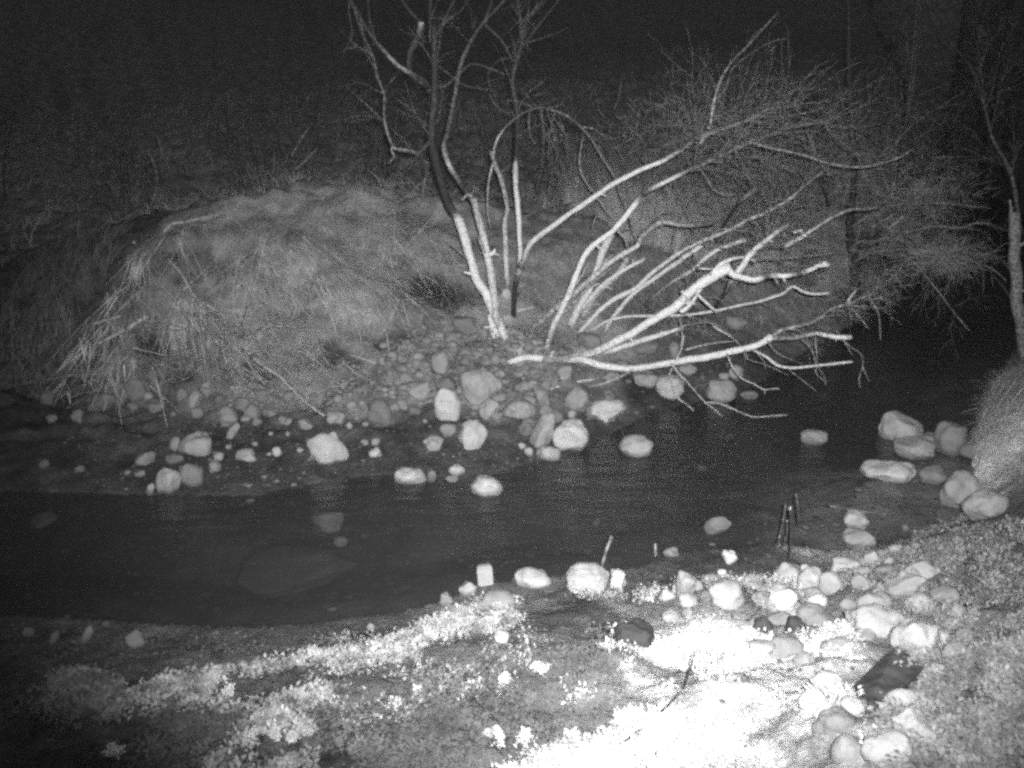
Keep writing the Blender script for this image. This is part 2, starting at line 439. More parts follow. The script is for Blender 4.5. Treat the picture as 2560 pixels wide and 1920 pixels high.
# ------------------------------------------------------------------ ground and water
def build_ground():
    front = np.linspace(-56, 56, 470)
    az = np.r_[front, np.linspace(56, 304, 64)[1:-1]]
    rr = np.r_[0.05, np.geomspace(.9, 34, 430), np.geomspace(36, 900, 42)]
    A, Rr = np.meshgrid(np.radians(az), rr)
    X, Y = np.sin(A) * Rr, np.cos(A) * Rr
    P = np.c_[X.ravel(), Y.ravel()]
    z = terrain(P)
    n, m = len(rr), len(az)
    i, j = np.meshgrid(np.arange(n - 1), np.arange(m), indexing='ij'); j2 = (j + 1) % m
    Fq = np.stack([i * m + j, i * m + j2, (i + 1) * m + j2, (i + 1) * m + j], -1).reshape(-1, 4)[:, ::-1]
    # ground albedo: wet gravel, matted soil, dry pale litter, and painted shade in hollows
    T = []
    def t(px, py, v): T.append((*hit(px, py, -1)[:2], v))
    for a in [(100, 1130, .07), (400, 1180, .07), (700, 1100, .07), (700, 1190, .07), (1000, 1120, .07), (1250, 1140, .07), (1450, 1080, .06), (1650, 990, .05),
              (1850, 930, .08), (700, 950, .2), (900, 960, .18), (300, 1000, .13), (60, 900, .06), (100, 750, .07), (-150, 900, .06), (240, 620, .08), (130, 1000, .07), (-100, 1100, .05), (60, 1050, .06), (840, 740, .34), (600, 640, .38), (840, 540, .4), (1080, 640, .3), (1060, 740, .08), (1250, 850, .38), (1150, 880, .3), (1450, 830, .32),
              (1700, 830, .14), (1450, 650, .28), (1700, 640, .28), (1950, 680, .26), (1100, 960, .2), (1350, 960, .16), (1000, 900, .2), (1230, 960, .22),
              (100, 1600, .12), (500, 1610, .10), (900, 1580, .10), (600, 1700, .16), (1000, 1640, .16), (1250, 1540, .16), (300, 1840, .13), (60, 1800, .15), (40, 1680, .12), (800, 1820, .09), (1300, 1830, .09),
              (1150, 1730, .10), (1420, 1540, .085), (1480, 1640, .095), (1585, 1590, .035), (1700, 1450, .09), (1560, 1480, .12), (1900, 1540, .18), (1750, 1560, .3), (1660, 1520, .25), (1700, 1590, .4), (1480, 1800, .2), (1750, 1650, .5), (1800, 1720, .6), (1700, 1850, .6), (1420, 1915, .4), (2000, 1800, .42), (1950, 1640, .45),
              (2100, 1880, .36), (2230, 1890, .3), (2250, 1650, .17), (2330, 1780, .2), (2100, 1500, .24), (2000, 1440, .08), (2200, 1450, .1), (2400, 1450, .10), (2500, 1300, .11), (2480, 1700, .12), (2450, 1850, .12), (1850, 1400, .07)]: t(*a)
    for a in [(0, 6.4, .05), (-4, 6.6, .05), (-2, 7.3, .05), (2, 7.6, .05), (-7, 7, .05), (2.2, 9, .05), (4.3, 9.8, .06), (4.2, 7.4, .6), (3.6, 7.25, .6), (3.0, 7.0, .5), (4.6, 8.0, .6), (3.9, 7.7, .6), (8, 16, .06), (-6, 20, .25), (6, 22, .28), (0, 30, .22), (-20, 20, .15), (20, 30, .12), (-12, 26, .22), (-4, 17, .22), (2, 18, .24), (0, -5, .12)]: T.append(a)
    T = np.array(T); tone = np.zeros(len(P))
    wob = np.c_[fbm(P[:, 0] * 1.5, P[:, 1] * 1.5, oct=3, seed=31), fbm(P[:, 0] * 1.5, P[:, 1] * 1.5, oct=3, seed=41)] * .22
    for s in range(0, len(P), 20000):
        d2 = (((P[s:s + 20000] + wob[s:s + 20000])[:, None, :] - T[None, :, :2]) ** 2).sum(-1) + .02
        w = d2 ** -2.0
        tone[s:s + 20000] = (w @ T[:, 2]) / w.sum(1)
    tone = tone * (1 - .65 * hollow(P[:, 0], P[:, 1]))  # hollows darkened: their shade is painted into the tone
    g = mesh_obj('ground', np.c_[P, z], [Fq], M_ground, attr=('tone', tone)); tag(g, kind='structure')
build_ground()
xs = np.linspace(-60, 40, 60); ys = np.linspace(3.0, 60, 50)
X, Y = np.meshgrid(xs, ys)
i, j = np.meshgrid(np.arange(49), np.arange(59), indexing='ij')
tag(mesh_obj('water', np.c_[X.ravel(), Y.ravel(), np.zeros(X.size)], [np.stack([i * 60 + j, i * 60 + j + 1, (i + 1) * 60 + j + 1, (i + 1) * 60 + j], -1).reshape(-1, 4)], M_water), kind='structure')

# ------------------------------------------------------------------ stones
def ico(sub):
    t = (1 + 5 ** .5) / 2
    V = [(-1, t, 0), (1, t, 0), (-1, -t, 0), (1, -t, 0), (0, -1, t), (0, 1, t), (0, -1, -t), (0, 1, -t), (t, 0, -1), (t, 0, 1), (-t, 0, -1), (-t, 0, 1)]
    Fc = [(0, 11, 5), (0, 5, 1), (0, 1, 7), (0, 7, 10), (0, 10, 11), (1, 5, 9), (5, 11, 4), (11, 10, 2), (10, 7, 6), (7, 1, 8), (3, 9, 4), (3, 4, 2), (3, 2, 6), (3, 6, 8), (3, 8, 9), (4, 9, 5), (2, 4, 11), (6, 2, 10), (8, 6, 7), (9, 8, 1)]
    V = [np.array(v) / np.linalg.norm(v) for v in V]
    for _ in range(sub):
        c, N = {}, []
        def mid(a, b):
            k = (min(a, b), max(a, b))
            if k not in c:
                p = V[a] + V[b]; V.append(p / np.linalg.norm(p)); c[k] = len(V) - 1
            return c[k]
        for a, b, d in Fc:
            x, y, z = mid(a, b), mid(b, d), mid(d, a)
            N += [(a, x, z), (b, y, x), (d, z, y), (x, y, z)]
        Fc = N
    return np.array(V), np.array(Fc)
ICO = {k: ico(k) for k in (1, 2, 3, 4)}
def stone_shape(sub, seed, cuts=9, boxy=0.0, rough=.05):
    V, Fc = ICO[sub]; V = V.copy()
    g = np.random.default_rng(seed)
    if boxy:
        V = V / (np.abs(V) ** (2 + 6 * boxy)).sum(1)[:, None] ** (1 / (2 + 6 * boxy))
    for k in range(cuts):
        nrm = g.normal(0, 1, 3); nrm /= np.linalg.norm(nrm)
        d = g.uniform(.66, .93)
        e = V @ nrm - d
        V = V - np.where(e > 0, e * .86, 0)[:, None] * nrm
    o = g.uniform(0, 50, 3)
    V = V * (1 + .2 * fbm(V[:, 0] * 1.1 + o[0], V[:, 1] * 1.1 + o[1], V[:, 2] * 1.1 + o[2], oct=2) + rough * fbm(V[:, 0] * 4 + o[1], V[:, 1] * 4 + o[2], V[:, 2] * 4 + o[0], oct=3))[:, None]
    return V, Fc
_seed = [100]
def stone(px, py, w, h, tone, label, rot=0, mode='dry', name='rock', boxy=0.0, group=None, depth=.85, seed=None, sub=None, cat='rock', cuts=9, bury=.40):
    """a stone seen at pixel (px, py), w x h pixels large, resting on the ground there"""
    _seed[0] += 1
    w, h = w * 1.1, h * 1.1
    fl = 0.0 if mode != 'sub' else -.16
    b = hit(px, py + h * bury, fl)
    k = lambda Y: (Y * CP + (CAM_H - b[2]) * SP) / F
    sx = w * k(b[1]) / 2
    D = sx * depth
    Y = b[1] + D * (.35 if mode != 'sub' else .2)
    sx = w * k(Y) / 2; sz = h * k(Y) / 2 * .97
    D = min(max(sx * depth, sz * .7), sx * 1.2)
    c = at(px, py, Y)
    if mode == 'sub':
        sz = min(sz, .14); c = at_z(px, py, -.025 - sz)
    if sub is None: sub = 4 if w > 95 else (3 if w > 30 else 2)
    V, Fc = stone_shape(sub, seed or _seed[0], cuts, boxy)
    V = V / np.abs(V).max(0)
    V = V * np.array([sx, D, sz])
    V[:, 2] = np.where(V[:, 2] < 0, V[:, 2] * (1.55 if mode != 'sub' else 1.1), V[:, 2])
    a = R(rot); ca, sa = math.cos(a), math.sin(a)
    x, z = V[:, 0].copy(), V[:, 2].copy()
    V[:, 0], V[:, 2] = x * ca + z * sa, -x * sa + z * ca     # clockwise as the camera sees it
    o = mesh_obj(name, V, [Fc], M_rock[tone], None, True)
    o.location = c
    return tag(o, label, cat, group)
def S(zf, x, y, w, h, tone, label, **kw):
    (px, py), = zf([(x, y)])
    return stone(px, py, w * 860 / 2212, h * 860 / 2212, tone, label, **kw)

# -- far gravel bar, left part
FAINT = 'faint grey stone in the dark at the far left shore'
S(R4, 880, 950, 150, 140, 'dim', 'dim rounded boulder at the foot of the mound, by the dark hollow', name='boulder', cat='boulder')
S(R4, 990, 880, 90, 90, 'dim', 'small dim boulder up against the mound, just right of the dim rounded boulder')
S(R4, 1165, 990, 80, 70, 'dim', 'small broken stone left of the upright slab at the foot of the mound')
S(R4, 1250, 1030, 80, 130, 'grey', 'upright grey slab at the foot of the mound', rot=15)
S(R4, 1320, 950, 110, 75, 'grey', 'slanting stone resting on top of the upright grey slab', rot=-25)
S(R4, 1475, 1130, 130, 135, 'grey', 'rounded grey boulder alone on the bar below the hanging dead stems', name='boulder', cat='boulder', rot=-20)
S(R4, 1500, 1225, 70, 110, 'grey', 'narrow slab leaning under the rounded boulder below the hanging dead stems', rot=25)
S(R4, 1255, 1315, 215, 150, 'grey', 'large flat-faced boulder tilted up to the right, biggest on the left bar', name='boulder', cat='boulder', rot=-28)
S(R4, 1130, 1310, 70, 90, 'grey', 'small stone against the left side of the large tilted boulder', rot=20)
S(R4, 925, 1405, 130, 75, 'grey', 'long lozenge stone lying alone at the left end of the bar', rot=-25)
S(R4, 1085, 1540, 140, 170, 'grey', 'pale blunt boulder at the water edge, paired with a duller one', rot=20, name='boulder', cat='boulder')
S(R4, 1225, 1505, 150, 150, 'dim', 'duller rough boulder just right of the pale blunt one at the water edge', name='boulder', cat='boulder')
S(R4, 970, 1600, 50, 75, 'grey', 'little upright stone at the left foot of the pale blunt boulder', rot=20)
S(R4, 1400, 1390, 70, 60, 'grey', 'upper of two small knobbly stones between the tilted boulder and the wedge stone')
S(R4, 1375, 1455, 80, 75, 'grey', 'lower of two small knobbly stones between the tilted boulder and the wedge stone')
S(R4, 1120, 1400, 110, 70, 'dim', 'low dull stone half buried under the large tilted boulder')
S(R4, 1585, 1385, 125, 80, 'grey', 'low wedge-shaped stone pointing right on the bar')
S(R4, 1780, 1360, 56, 62, 'pale', 'small round pale stone by itself between the wedge stone and the big smooth boulder')
S(R4, 2095, 1330, 215, 215, 'pale', 'big smooth round boulder standing alone on the middle of the bar', name='boulder', cat='boulder', rot=-30, cuts=6)
S(R4, 2160, 1140, 120, 75, 'grey', 'low grey stone where the hanging dead stems reach the bar')
for x, y, w, h in [(510, 1470, 70, 50), (280, 1440, 70, 50), (300, 1010, 100, 90), (500, 1130, 85, 80), (330, 1150, 75, 60), (690, 1020, 90, 70)]:
    S(R4, x, y, w, h, 'dim', FAINT, group='faint stones on the far left shore', rot=-25 if y > 1300 else 0)
PEB = 'little pale cobble, one of those strewn over the far gravel bar'
for x, y, w, h in [(1820, 1155, 60, 45), (1950, 1175, 45, 60), (1615, 1100, 40, 40), (1580, 1150, 60, 40), (900, 1500, 70, 40), (820, 1495, 45, 30), (1740, 1245, 30, 35), (1850, 1245, 25, 25), (1730, 1375, 30, 20),
                   (1930, 1350, 45, 30), (1640, 1310, 40, 30), (1470, 1330, 40, 35), (1885, 1572, 45, 22), (1600, 1575, 60, 20), (1780, 1550, 40, 22), (1700, 1520, 40, 22), (2010, 1390, 40, 25)]:
    S(R4, x, y, w, h, 'grey', PEB, group='little cobbles on the far gravel bar')
for x, y, w, h in [(160, 1555, 55, 38), (225, 1555, 60, 50), (60, 1450, 42, 42), (165, 1440, 42, 30), (110, 1400, 40, 30), (1215, 1620, 60, 62), (1170, 1580, 52, 42), (1490, 1375, 60, 52), (870, 1330, 52, 46),
                   (350, 1330, 60, 50), (400, 1310, 70, 60), (270, 1030, 60, 45), (440, 1070, 55, 40), (740, 1360, 40, 30), (545, 1420, 30, 20), (480, 960, 50, 40), (560, 900, 60, 50), (330, 1240, 50, 45)]:
    S(R5, x, y, w, h, 'grey', PEB, group='little cobbles on the far gravel bar')
for k in range(46):
    px, py = random.uniform(330, 1000), random.uniform(985, 1060)
    if k > 22: px, py = random.uniform(940, 1560), random.uniform(880, 1040)
    w_ = random.uniform(16, 44); stone(px, py, w_, w_ * random.uniform(.6, .95), random.choice(['dim', 'grey', 'dim']), PEB, random.uniform(-25, 25), group='little cobbles on the far gravel bar')
# -- shore below the tree
S(R5, 228, 1625, 78, 66, 'white', 'small bright white stone on the bar right of the big smooth boulder')
S(R5, 640, 1045, 110, 150, 'grey', 'upright egg-shaped stone on the bank left of the tree roots', cuts=5)
S(R5, 500, 1215, 180, 110, 'grey', 'broad sloping grey stone halfway down the bank, lower left of the egg-shaped one', rot=-15)
S(R5, 245, 1355, 145, 150, 'dim', 'dull blocky boulder at the left end of the shore row', rot=-20, name='boulder', cat='boulder')
S(R5, 680, 1190, 140, 110, 'dim', 'dull stone behind the pale round-headed boulder', rot=10)
S(R5, 680, 1315, 185, 215, 'pale', 'pale round-headed boulder standing upright on the shore', name='boulder', cat='boulder')
S(R5, 900, 1190, 265, 220, 'grey', 'largest grey boulder on the shore, under the tree roots', name='boulder', cat='boulder')
S(R5, 965, 1345, 135, 140, 'grey', 'squat grey boulder at the lower right of the largest one', name='boulder', cat='boulder')
S(R5, 1150, 1340, 205, 115, 'grey', 'long low grey stone lying right of the squat boulder', rot=8)
S(R5, 850, 1500, 175, 190, 'pale', 'pale domed boulder with its foot in the shallows below the squat one', rot=20, name='boulder', cat='boulder')
S(R5, 602, 1560, 125, 92, 'grey', 'flat grey stone by itself left of the pale domed boulder')
S(R5, 690, 1475, 110, 75, 'dim', 'dull low stone between the round-headed and the domed boulder')
S(R5, 1290, 1255, 85, 150, 'grey', 'narrow grey stone leaning under the lowest log', rot=-18)
S(R5, 1320, 1480, 135, 235, 'grey', 'tall slab leaning right against the big angular boulder', rot=22, name='boulder', cat='boulder')
S(R5, 1210, 1460, 110, 110, 'dim', 'dull stone at the left of the tall leaning slab')
S(R5, 1475, 1510, 225, 215, 'pale', 'big angular pale boulder with a peaked top at the water edge', name='boulder', cat='boulder', rot=-15)
S(R5, 1530, 1285, 165, 165, 'grey', 'blocky grey boulder above the big angular pale one', name='boulder', cat='boulder')
S(R5, 1695, 1350, 230, 140, 'pale', 'pale boulder drawn out to a point on its right', rot=-12, name='boulder', cat='boulder')
S(R5, 1345, 1620, 150, 85, 'pale', 'low pale stone in front of the tall leaning slab', rot=8)
S(R5, 1900, 1580, 205, 130, 'pale', 'pale domed rock rising from the stream right of the shore boulders', mode='wet', name='boulder', cat='boulder', cuts=6)
S(R5, 1960, 1150, 150, 95, 'grey', 'grey stone beneath the lowest log, left of the lobed boulder')
S(R5, 2130, 1195, 190, 150, 'pale', 'lobed pale boulder on the shore crossed by thin twigs', name='boulder', cat='boulder')
S(R5, 1450, 1105, 100, 90, 'grey', 'grey stone tucked directly below the left half of the lowest log')
S(R5, 1750, 1130, 115, 62, 'grey', 'low knobbly stone right below the lowest log')
S(R5, 2150, 960, 70, 100, 'grey', 'small upright stone seen between the two lower logs')
S(R5, 1070, 590, 58, 62, 'white', 'little white stone on the bank behind the standing stems')
S(R5, 1600, 905, 150, 100, 'grey', 'grey stone on the bank behind the fork of the lower logs')
S(R5, 1950, 940, 220, 90, 'dim', 'long dull stone on the bank between the lower logs')
S(R5, 800, 800, 150, 110, 'dim', 'dull rock on the bank at the left foot of the standing stems')
S(R5, 600, 760, 130, 90, 'dim', 'dull rock on the crest of the bank left of the standing stems')
S(R6, 350, 780, 140, 85, 'grey', 'rounded grey boulder on the bank above the broken log end', name='boulder', cat='boulder')
S(R6, 270, 1225, 190, 150, 'pale', 'pale boulder sloping down to the right at the tip of the far shore', rot=25, name='boulder', cat='boulder')
S(R6, 360, 1105, 90, 90, 'grey', 'grey stone just above the sloping boulder at the tip of the far shore')
S(R6, 285, 1135, 70, 55, 'grey', 'smallest grey stone squeezed above the sloping boulder')
S(R6, 50, 1080, 110, 70, 'grey', 'grey stone under the lowest log near the lobed boulder', rot=-10)
S(R6, 440, 1250, 125, 50, 'dim', 'dull flat stone in the water right of the sloping boulder', mode='wet')
S(R6, 930, 1270, 95, 50, 'dim', 'faint drowned stone in the dark channel below the hanging twigs', mode='sub')
S(R6, 870, 1520, 170, 105, 'grey', 'lone domed rock in the middle of the dark channel', mode='wet', name='boulder', cat='boulder', cuts=6)
# -- right bank boulders
S(R6, 1410, 1460, 275, 170, 'grey', 'wide grey boulder at the upper left of the right bank cluster', rot=18, name='boulder', cat='boulder')
S(R6, 1610, 1535, 150, 100, 'dim', 'dull stone wedged in the middle of the right bank cluster')
S(R6, 1530, 1590, 270, 150, 'grey', 'oblong grey boulder in front in the right bank cluster', rot=12, name='boulder', cat='boulder')
S(R6, 1740, 1530, 190, 215, 'dim', 'upright rounded boulder at the right of the bank cluster', rot=-10, name='boulder', cat='boulder', cuts=6)
S(R6, 1880, 1610, 150, 130, 'dim', 'dull boulder below the grassy right bank, beside the upright one', rot=-30)
S(ZQ, 1335, 455, 310, 125, 'pale', 'flat pale boulder tapering to a point at its left, alone in the shallows', rot=-6, mode='wet', name='boulder', cat='boulder', cuts=7)
S(ZQ, 1630, 480, 175, 115, 'dim', 'dull low boulder in the water right of the flat tapering one', mode='wet')
S(ZQ, 1800, 580, 250, 240, 'grey', 'big round boulder against the right bank', name='boulder', cat='boulder', rot=-20, cuts=5)
S(ZQ, 1960, 680, 235, 185, 'grey', 'big dull boulder lying below the round one on the right bank', rot=-20, name='boulder', cat='boulder')
S(ZQ, 240, 805, 165, 95, 'dim', 'dull rock breaking the water near the wooden stakes', rot=-15, mode='wet')
S(ZQ, 1140, 775, 175, 120, 'pale', 'pale rounded stone sitting on a duller block in the shallows', rot=30)
S(ZQ, 1155, 895, 195, 140, 'grey', 'block under the pale rounded stone in the shallows', boxy=.3)
S(ZQ, 1450, 825, 40, 42, 'grey', 'single small round stone in the sandy shallows', mode='wet')
S(ZQ, 140, 435, 60, 45, 'pale', 'faint stone under a riffle in mid stream', mode='sub')
S(ZQ, 315, 240, 60, 45, 'pale', 'faint drowned stone far out in mid stream', mode='sub')
# -- stream
S(ZC, 932, 545, 212, 120, 'pale', 'smooth pale half-sunken boulder at the edge of the deep channel', mode='wet', name='boulder', cat='boulder', cuts=4)
S(ZC, 455, 478, 195, 105, 'pale', 'knobbly oblong pale stone at the edge of the bar', mode='wet', rot=6)
S(ZC, 750, 445, 100, 62, 'pale', 'upper of two small pale stones left of the half-sunken boulder')
S(ZC, 725, 502, 88, 36, 'pale', 'lower, flatter of two small pale stones left of the half-sunken boulder')
S(ZC, 590, 490, 60, 80, 'dim', 'dull little stone at the right end of the knobbly oblong one')
S(ZC, 1650, 790, 60, 50, 'pale', 'faint drowned stone in mid stream above the tall stake', mode='sub')
S(ZC, 1650, 305, 85, 60, 'pale', 'faint drowned stone left of the domed rock in the stream', mode='sub')
S(ZA, 2110, 525, 205, 150, 'white', 'big drowned boulder showing through the dark pool', mode='sub', name='boulder', cat='boulder')
S(ZA, 2195, 650, 90, 60, 'white', 'small drowned stone just below the big drowned boulder', mode='sub')
S(ZA, 285, 535, 180, 120, 'white', 'drowned boulder at the dark far left of the pool', mode='sub', name='boulder', cat='boulder')
S(ZA, 1900, 800, 760, 330, 'dim', 'very large faint drowned slab in the dark pool towards the near shore', mode='sub', name='boulder', cat='boulder')
# -- near shore
S(ZA, 568, 1245, 62, 120, 'grey', 'slim grey stone tilted up at the left end of the near shore', rot=28)
S(ZA, 350, 1265, 55, 90, 'dim', 'dim slim stone left of the slim grey one on the near shore', rot=28)
S(ZA, 180, 1235, 80, 70, 'dim', 'dim round stone at the far left of the near shore')
S(ZA, 870, 1280, 130, 110, 'dim', 'dim rough stone on the wet near shore')
S(ZA, 680, 1182, 52, 36, 'dim', 'small flat stone at the near water edge beside the slim grey one')
S(ZC, 682, 1280, 92, 92, 'grey', 'dull-topped stone at the near water edge, left of the cut block', boxy=.2)
S(ZC, 820, 1212, 112, 100, 'pale', 'rounded pale stone just left of the cut block')
S(ZC, 1240, 1145, 215, 110, 'pale', 'broad pale stone with a sloping back between the cut block and the great white boulder', name='boulder', cat='boulder')
S(ZC, 1580, 1150, 280, 175, 'white', 'great white boulder with a domed back at the near water edge', name='boulder', cat='boulder', cuts=5)
S(ZC, 1795, 1150, 110, 130, 'white', 'squared white stone against the right end of the great white boulder', boxy=.6)
S(ZC, 1000, 1290, 240, 120, 'grey', 'broad low grey stone in front of the cut block')
S(ZC, 2130, 975, 100, 60, 'grey', 'low grey stone at the water edge right of the short stake')
S(ZC, 200, 1458, 55, 40, 'pale', 'small pale stone alone on the wet near mud')
S(ZC, 1040, 1520, 96, 72, 'white', 'small blazing white stone on the near bank below the cut block')
S(ZC, 1890, 1510, 245, 175, 'dark', 'dark round boulder set in the brown soil of the near bank', name='boulder', cat='boulder', cuts=4)
S(ZQ, 320, 1015, 84, 86, 'white', 'bright cube-like white stone on the wet sand', boxy=.5)
S(ZQ, 270, 1102, 54, 28, 'white', 'small flat white stone just below the cube-like one')
S(ZQ, 40, 1190, 115, 185, 'pale', 'tall squared pale stone standing on the near bank', boxy=.55)
S(ZQ, 290, 1245, 215, 180, 'pale', 'rounded pale boulder right of the tall squared stone', name='boulder', cat='boulder')
S(ZQ, 660, 1290, 165, 165, 'white', 'white round boulder left of the curved dark twig', name='boulder', cat='boulder', cuts=5)
S(ZQ, 805, 1080, 64, 52, 'pale', 'small round stone topping the white heap right of the dark gauge post')
S(ZQ, 830, 1150, 160, 150, 'white', 'white rock at the top of the heap right of the dark gauge post', name='boulder', cat='boulder')
S(ZQ, 985, 1180, 170, 130, 'pale', 'pale rock at the right of the white heap', rot=20)
S(ZQ, 880, 1295, 120, 105, 'white', 'blazing white rock at the foot of the heap, right of the curved twig')
S(ZQ, 1455, 1185, 230, 175, 'pale', 'pale square-shouldered boulder on the leafy right bank', boxy=.25, name='boulder', cat='boulder', rot=-12)
S(ZQ, 1270, 1410, 335, 185, 'pale', 'broad oval boulder in the middle of the leafy right bank', name='boulder', cat='boulder', rot=6, cuts=5)
S(ZQ, 1540, 1520, 260, 215, 'pale', 'broad pale boulder above the dark board', name='boulder', cat='boulder', rot=30)
S(ZQ, 530, 1445, 130, 110, 'dark', 'dark angular stone above the blazing white weeds')
S(ZQ, 745, 1445, 130, 100, 'dark', 'dark wedge stone right of the dark angular one', rot=15)
NB = 'small bright stone among the litter at the top of the right near bank'
for x, y, w, h in [(1030, 1040, 110, 55), (1230, 1010, 90, 80), (1340, 1040, 62, 62), (1130, 1080, 120, 60), (1390, 955, 90, 60), (1200, 1100, 110, 60), (1300, 1090, 70, 50)]:
    S(ZQ, x, y, w, h, 'pale', NB, group='small bright stones on the right near bank')
for x, y, w, h, t, lb in [(860, 640, 170, 150, 'white', 'white rounded boulder at the right edge of the blazing weeds'), (520, 300, 170, 90, 'pale', 'flat pale stone half lost in the blazing weeds'),
                          (1100, 690, 150, 130, 'pale', 'pale stone tucked below the left corner of the dark board'), (1330, 960, 300, 220, 'pale', 'wide flat pale boulder at the bottom below the dark board'),
                          (1440, 660, 200, 150, 'pale', 'pale stone under the lower right edge of the dark board')]:
    S(ZG, x, y, w, h, t, lb, name='boulder', cat='boulder')

NC = 'pale cobble crowded on the right near bank'
near_cob = np.array([(1640, 1470), (1800, 1440), (2050, 1420), (2200, 1400), (2380, 1430), (2420, 1620), (2330, 1700), (2300, 1900), (2080, 1900), (2060, 1700), (1900, 1590), (1700, 1590)], float)
got = []
while len(got) < 58:
    q = np.array([random.uniform(1640, 2420), random.uniform(1400, 1900)])
    w_ = random.uniform(32, 105) * (.75 + .5 * (q[1] - 1400) / 500)
    if not inside(q[None], near_cob)[0] or any(math.hypot(q[0] - g[0], (q[1] - g[1]) * 1.2) < .42 * (w_ + g[2]) for g in got) or (2120 < q[0] < 2330 and 1600 < q[1] < 1810): continue
    got.append((q[0], q[1], w_))
    stone(q[0], q[1], w_, w_ * random.uniform(.65, 1.0), random.choice(['grey', 'grey', 'pale', 'pale']), NC, random.uniform(-20, 20), group='cobbles crowded on the right near bank', bury=.16)
ANCHORS = [(488, 1108, 'the large tilted boulder'), (360, 1146, 'the lozenge stone'), (422, 1199, 'the pale blunt boulder'), (616, 1138, 'the wedge stone'), (815, 1117, 'the big smooth boulder'), (573, 1039, 'the boulder below the hanging stems'),
           (342, 969, 'the dim rounded boulder'), (1044, 972, 'the broad sloping stone'), (945, 1027, 'the dull blocky boulder'), (1114, 1011, 'the round-headed boulder'), (1200, 963, 'the largest shore boulder'), (1099, 906, 'the egg-shaped stone'),
           (1180, 1083, 'the pale domed boulder'), (1084, 1106, 'the flat grey stone'), (1363, 1075, 'the tall leaning slab'), (1511, 1025, 'the pointed pale boulder'), (1423, 1087, 'the angular pale boulder'), (1027, 1187, 'the knobbly oblong stone'),
           (2149, 1350, 'the stacked stones in the shallows'), (2264, 1459, 'the square-shouldered boulder'), (2060, 1450, 'the white heap'), (2194, 1548, 'the broad oval boulder'), (2299, 1591, 'the boulder above the dark board'), (1957, 1501, 'the white round boulder'), (1813, 1482, 'the rounded pale boulder'), (1715, 1463, 'the tall squared stone'), (1906, 1560, 'the dark angular stone'), (2034, 1749, 'the boulder by the blazing weeds'), (2217, 1873, 'the wide flat boulder'), (2225, 1710, 'the dark board'), (110, 1308, 'the drowned far-left boulder')]
def relabel(group, fmt):
    """tell the little ones apart by size and by the named stone they lie next to"""
    from bpy_extras.object_utils import world_to_camera_view as w2c
    bpy.context.view_layer.update(); seen = {}; L = []
    for o in COL.objects:
        if o.get('group') == group:
            q = w2c(scene, cam, o.location); px, py = q.x * 2560, (1 - q.y) * 1920
            wd = o.dimensions.x * F / np.hypot(o.location.y, CAM_H); L.append((o, px, py, wd))
    for o, px, py, wd in L:
        for d, ax, ay, nm in sorted((math.hypot(px - a, (py - b) * 1.3), a, b, n) for a, b, n in ANCHORS):
            dx, dy = px - ax, py - ay
            s = ('above ' if dy < -12 else 'below ' if dy > 12 else '') + ('and left of ' if dx < -25 else 'and right of ' if dx > 25 else '')
            s = s.replace('above and', 'above and').strip() or 'beside'
            if s.startswith('and'): s = s[4:]
            t = fmt % ('tiny' if wd < 17 else 'small' if wd < 24 else 'larger' if wd < 50 else 'big', s + ' ' + nm)
            if t not in seen: seen[t] = 1; o['label'] = t; break
relabel('little cobbles on the far gravel bar', '%s pale cobble %s')
relabel('cobbles crowded on the right near bank', '%s pale cobble %s')
relabel('faint stones on the far left shore', '%s faint stone %s')
relabel('small bright stones on the right near bank', '%s bright stone among the litter, %s')

# ------------------------------------------------------------------ the dead tree, stem by stem
PX = 1 / F
def path(pts, Y0, Y1):
    """pixels -> points whose distance runs from Y0 to Y1 along the limb"""
    q = np.array(pts, float); s = np.r_[0, np.cumsum(np.hypot(*np.diff(q, axis=0).T))]; s /= s[-1]
    return [at(p[0], p[1], Y0 + (Y1 - Y0) * t) for p, t in zip(pts, s)]
ZOOM = 860 / 2212
def limb(parent, pts, Y0, Y1, w0, w1, peel_shade, name='branch', sides=9, label=None, step=.08, wig=.2, origin=None):
    """one limb; w0, w1 are its widths in zoomed photo pixels at the two ends"""
    P = path(pts, Y0, Y1)
    n = len(P)
    t = np.linspace(0, 1, n)
    Yk = np.linspace(Y0, Y1, n)
    rad = (w0 + (w1 - w0) * t) * ZOOM * Yk * 1.03 * PX / 2
    pe = np.interp(t, np.linspace(0, 1, len(peel_shade)), peel_shade) if hasattr(peel_shade, '__len__') else peel_shade
    pe = np.broadcast_to(pe, n) - .19 * ss(3.3, 4.6, np.array([p[2] for p in P]))       # shadow over the crown, painted in as darker wood
    tb = Tubes(); C, rr, T = tb.add(P, rad, pe, step=step, sides=sides, wig=wig)
    if sides >= 9:
        pk = np.interp(np.linspace(0, 1, len(C)), np.linspace(0, 1, n), pe)
        for q in range(3):
            i = random.randint(len(C) // 6, len(C) - 3); d = RNG.normal(0, 1, 3); d -= T[i] * (d @ T[i]); d = d / (np.linalg.norm(d) + 1e-9) + T[i] * .5
            r0 = rr[i] * random.uniform(.25, .45); p0 = C[i] + d * rr[i] * .5
            tb.add([p0, p0 + d * rr[i] * 1.2, p0 + d * rr[i] * random.uniform(1.5, 2.6)], [r0, r0 * .8, r0 * .5], pk[i], step=.03, sides=5, knots=0)
    o = tb.build(name, M_wood, parent, origin)
    if label: o['label'] = label
    return C, rr, T, o
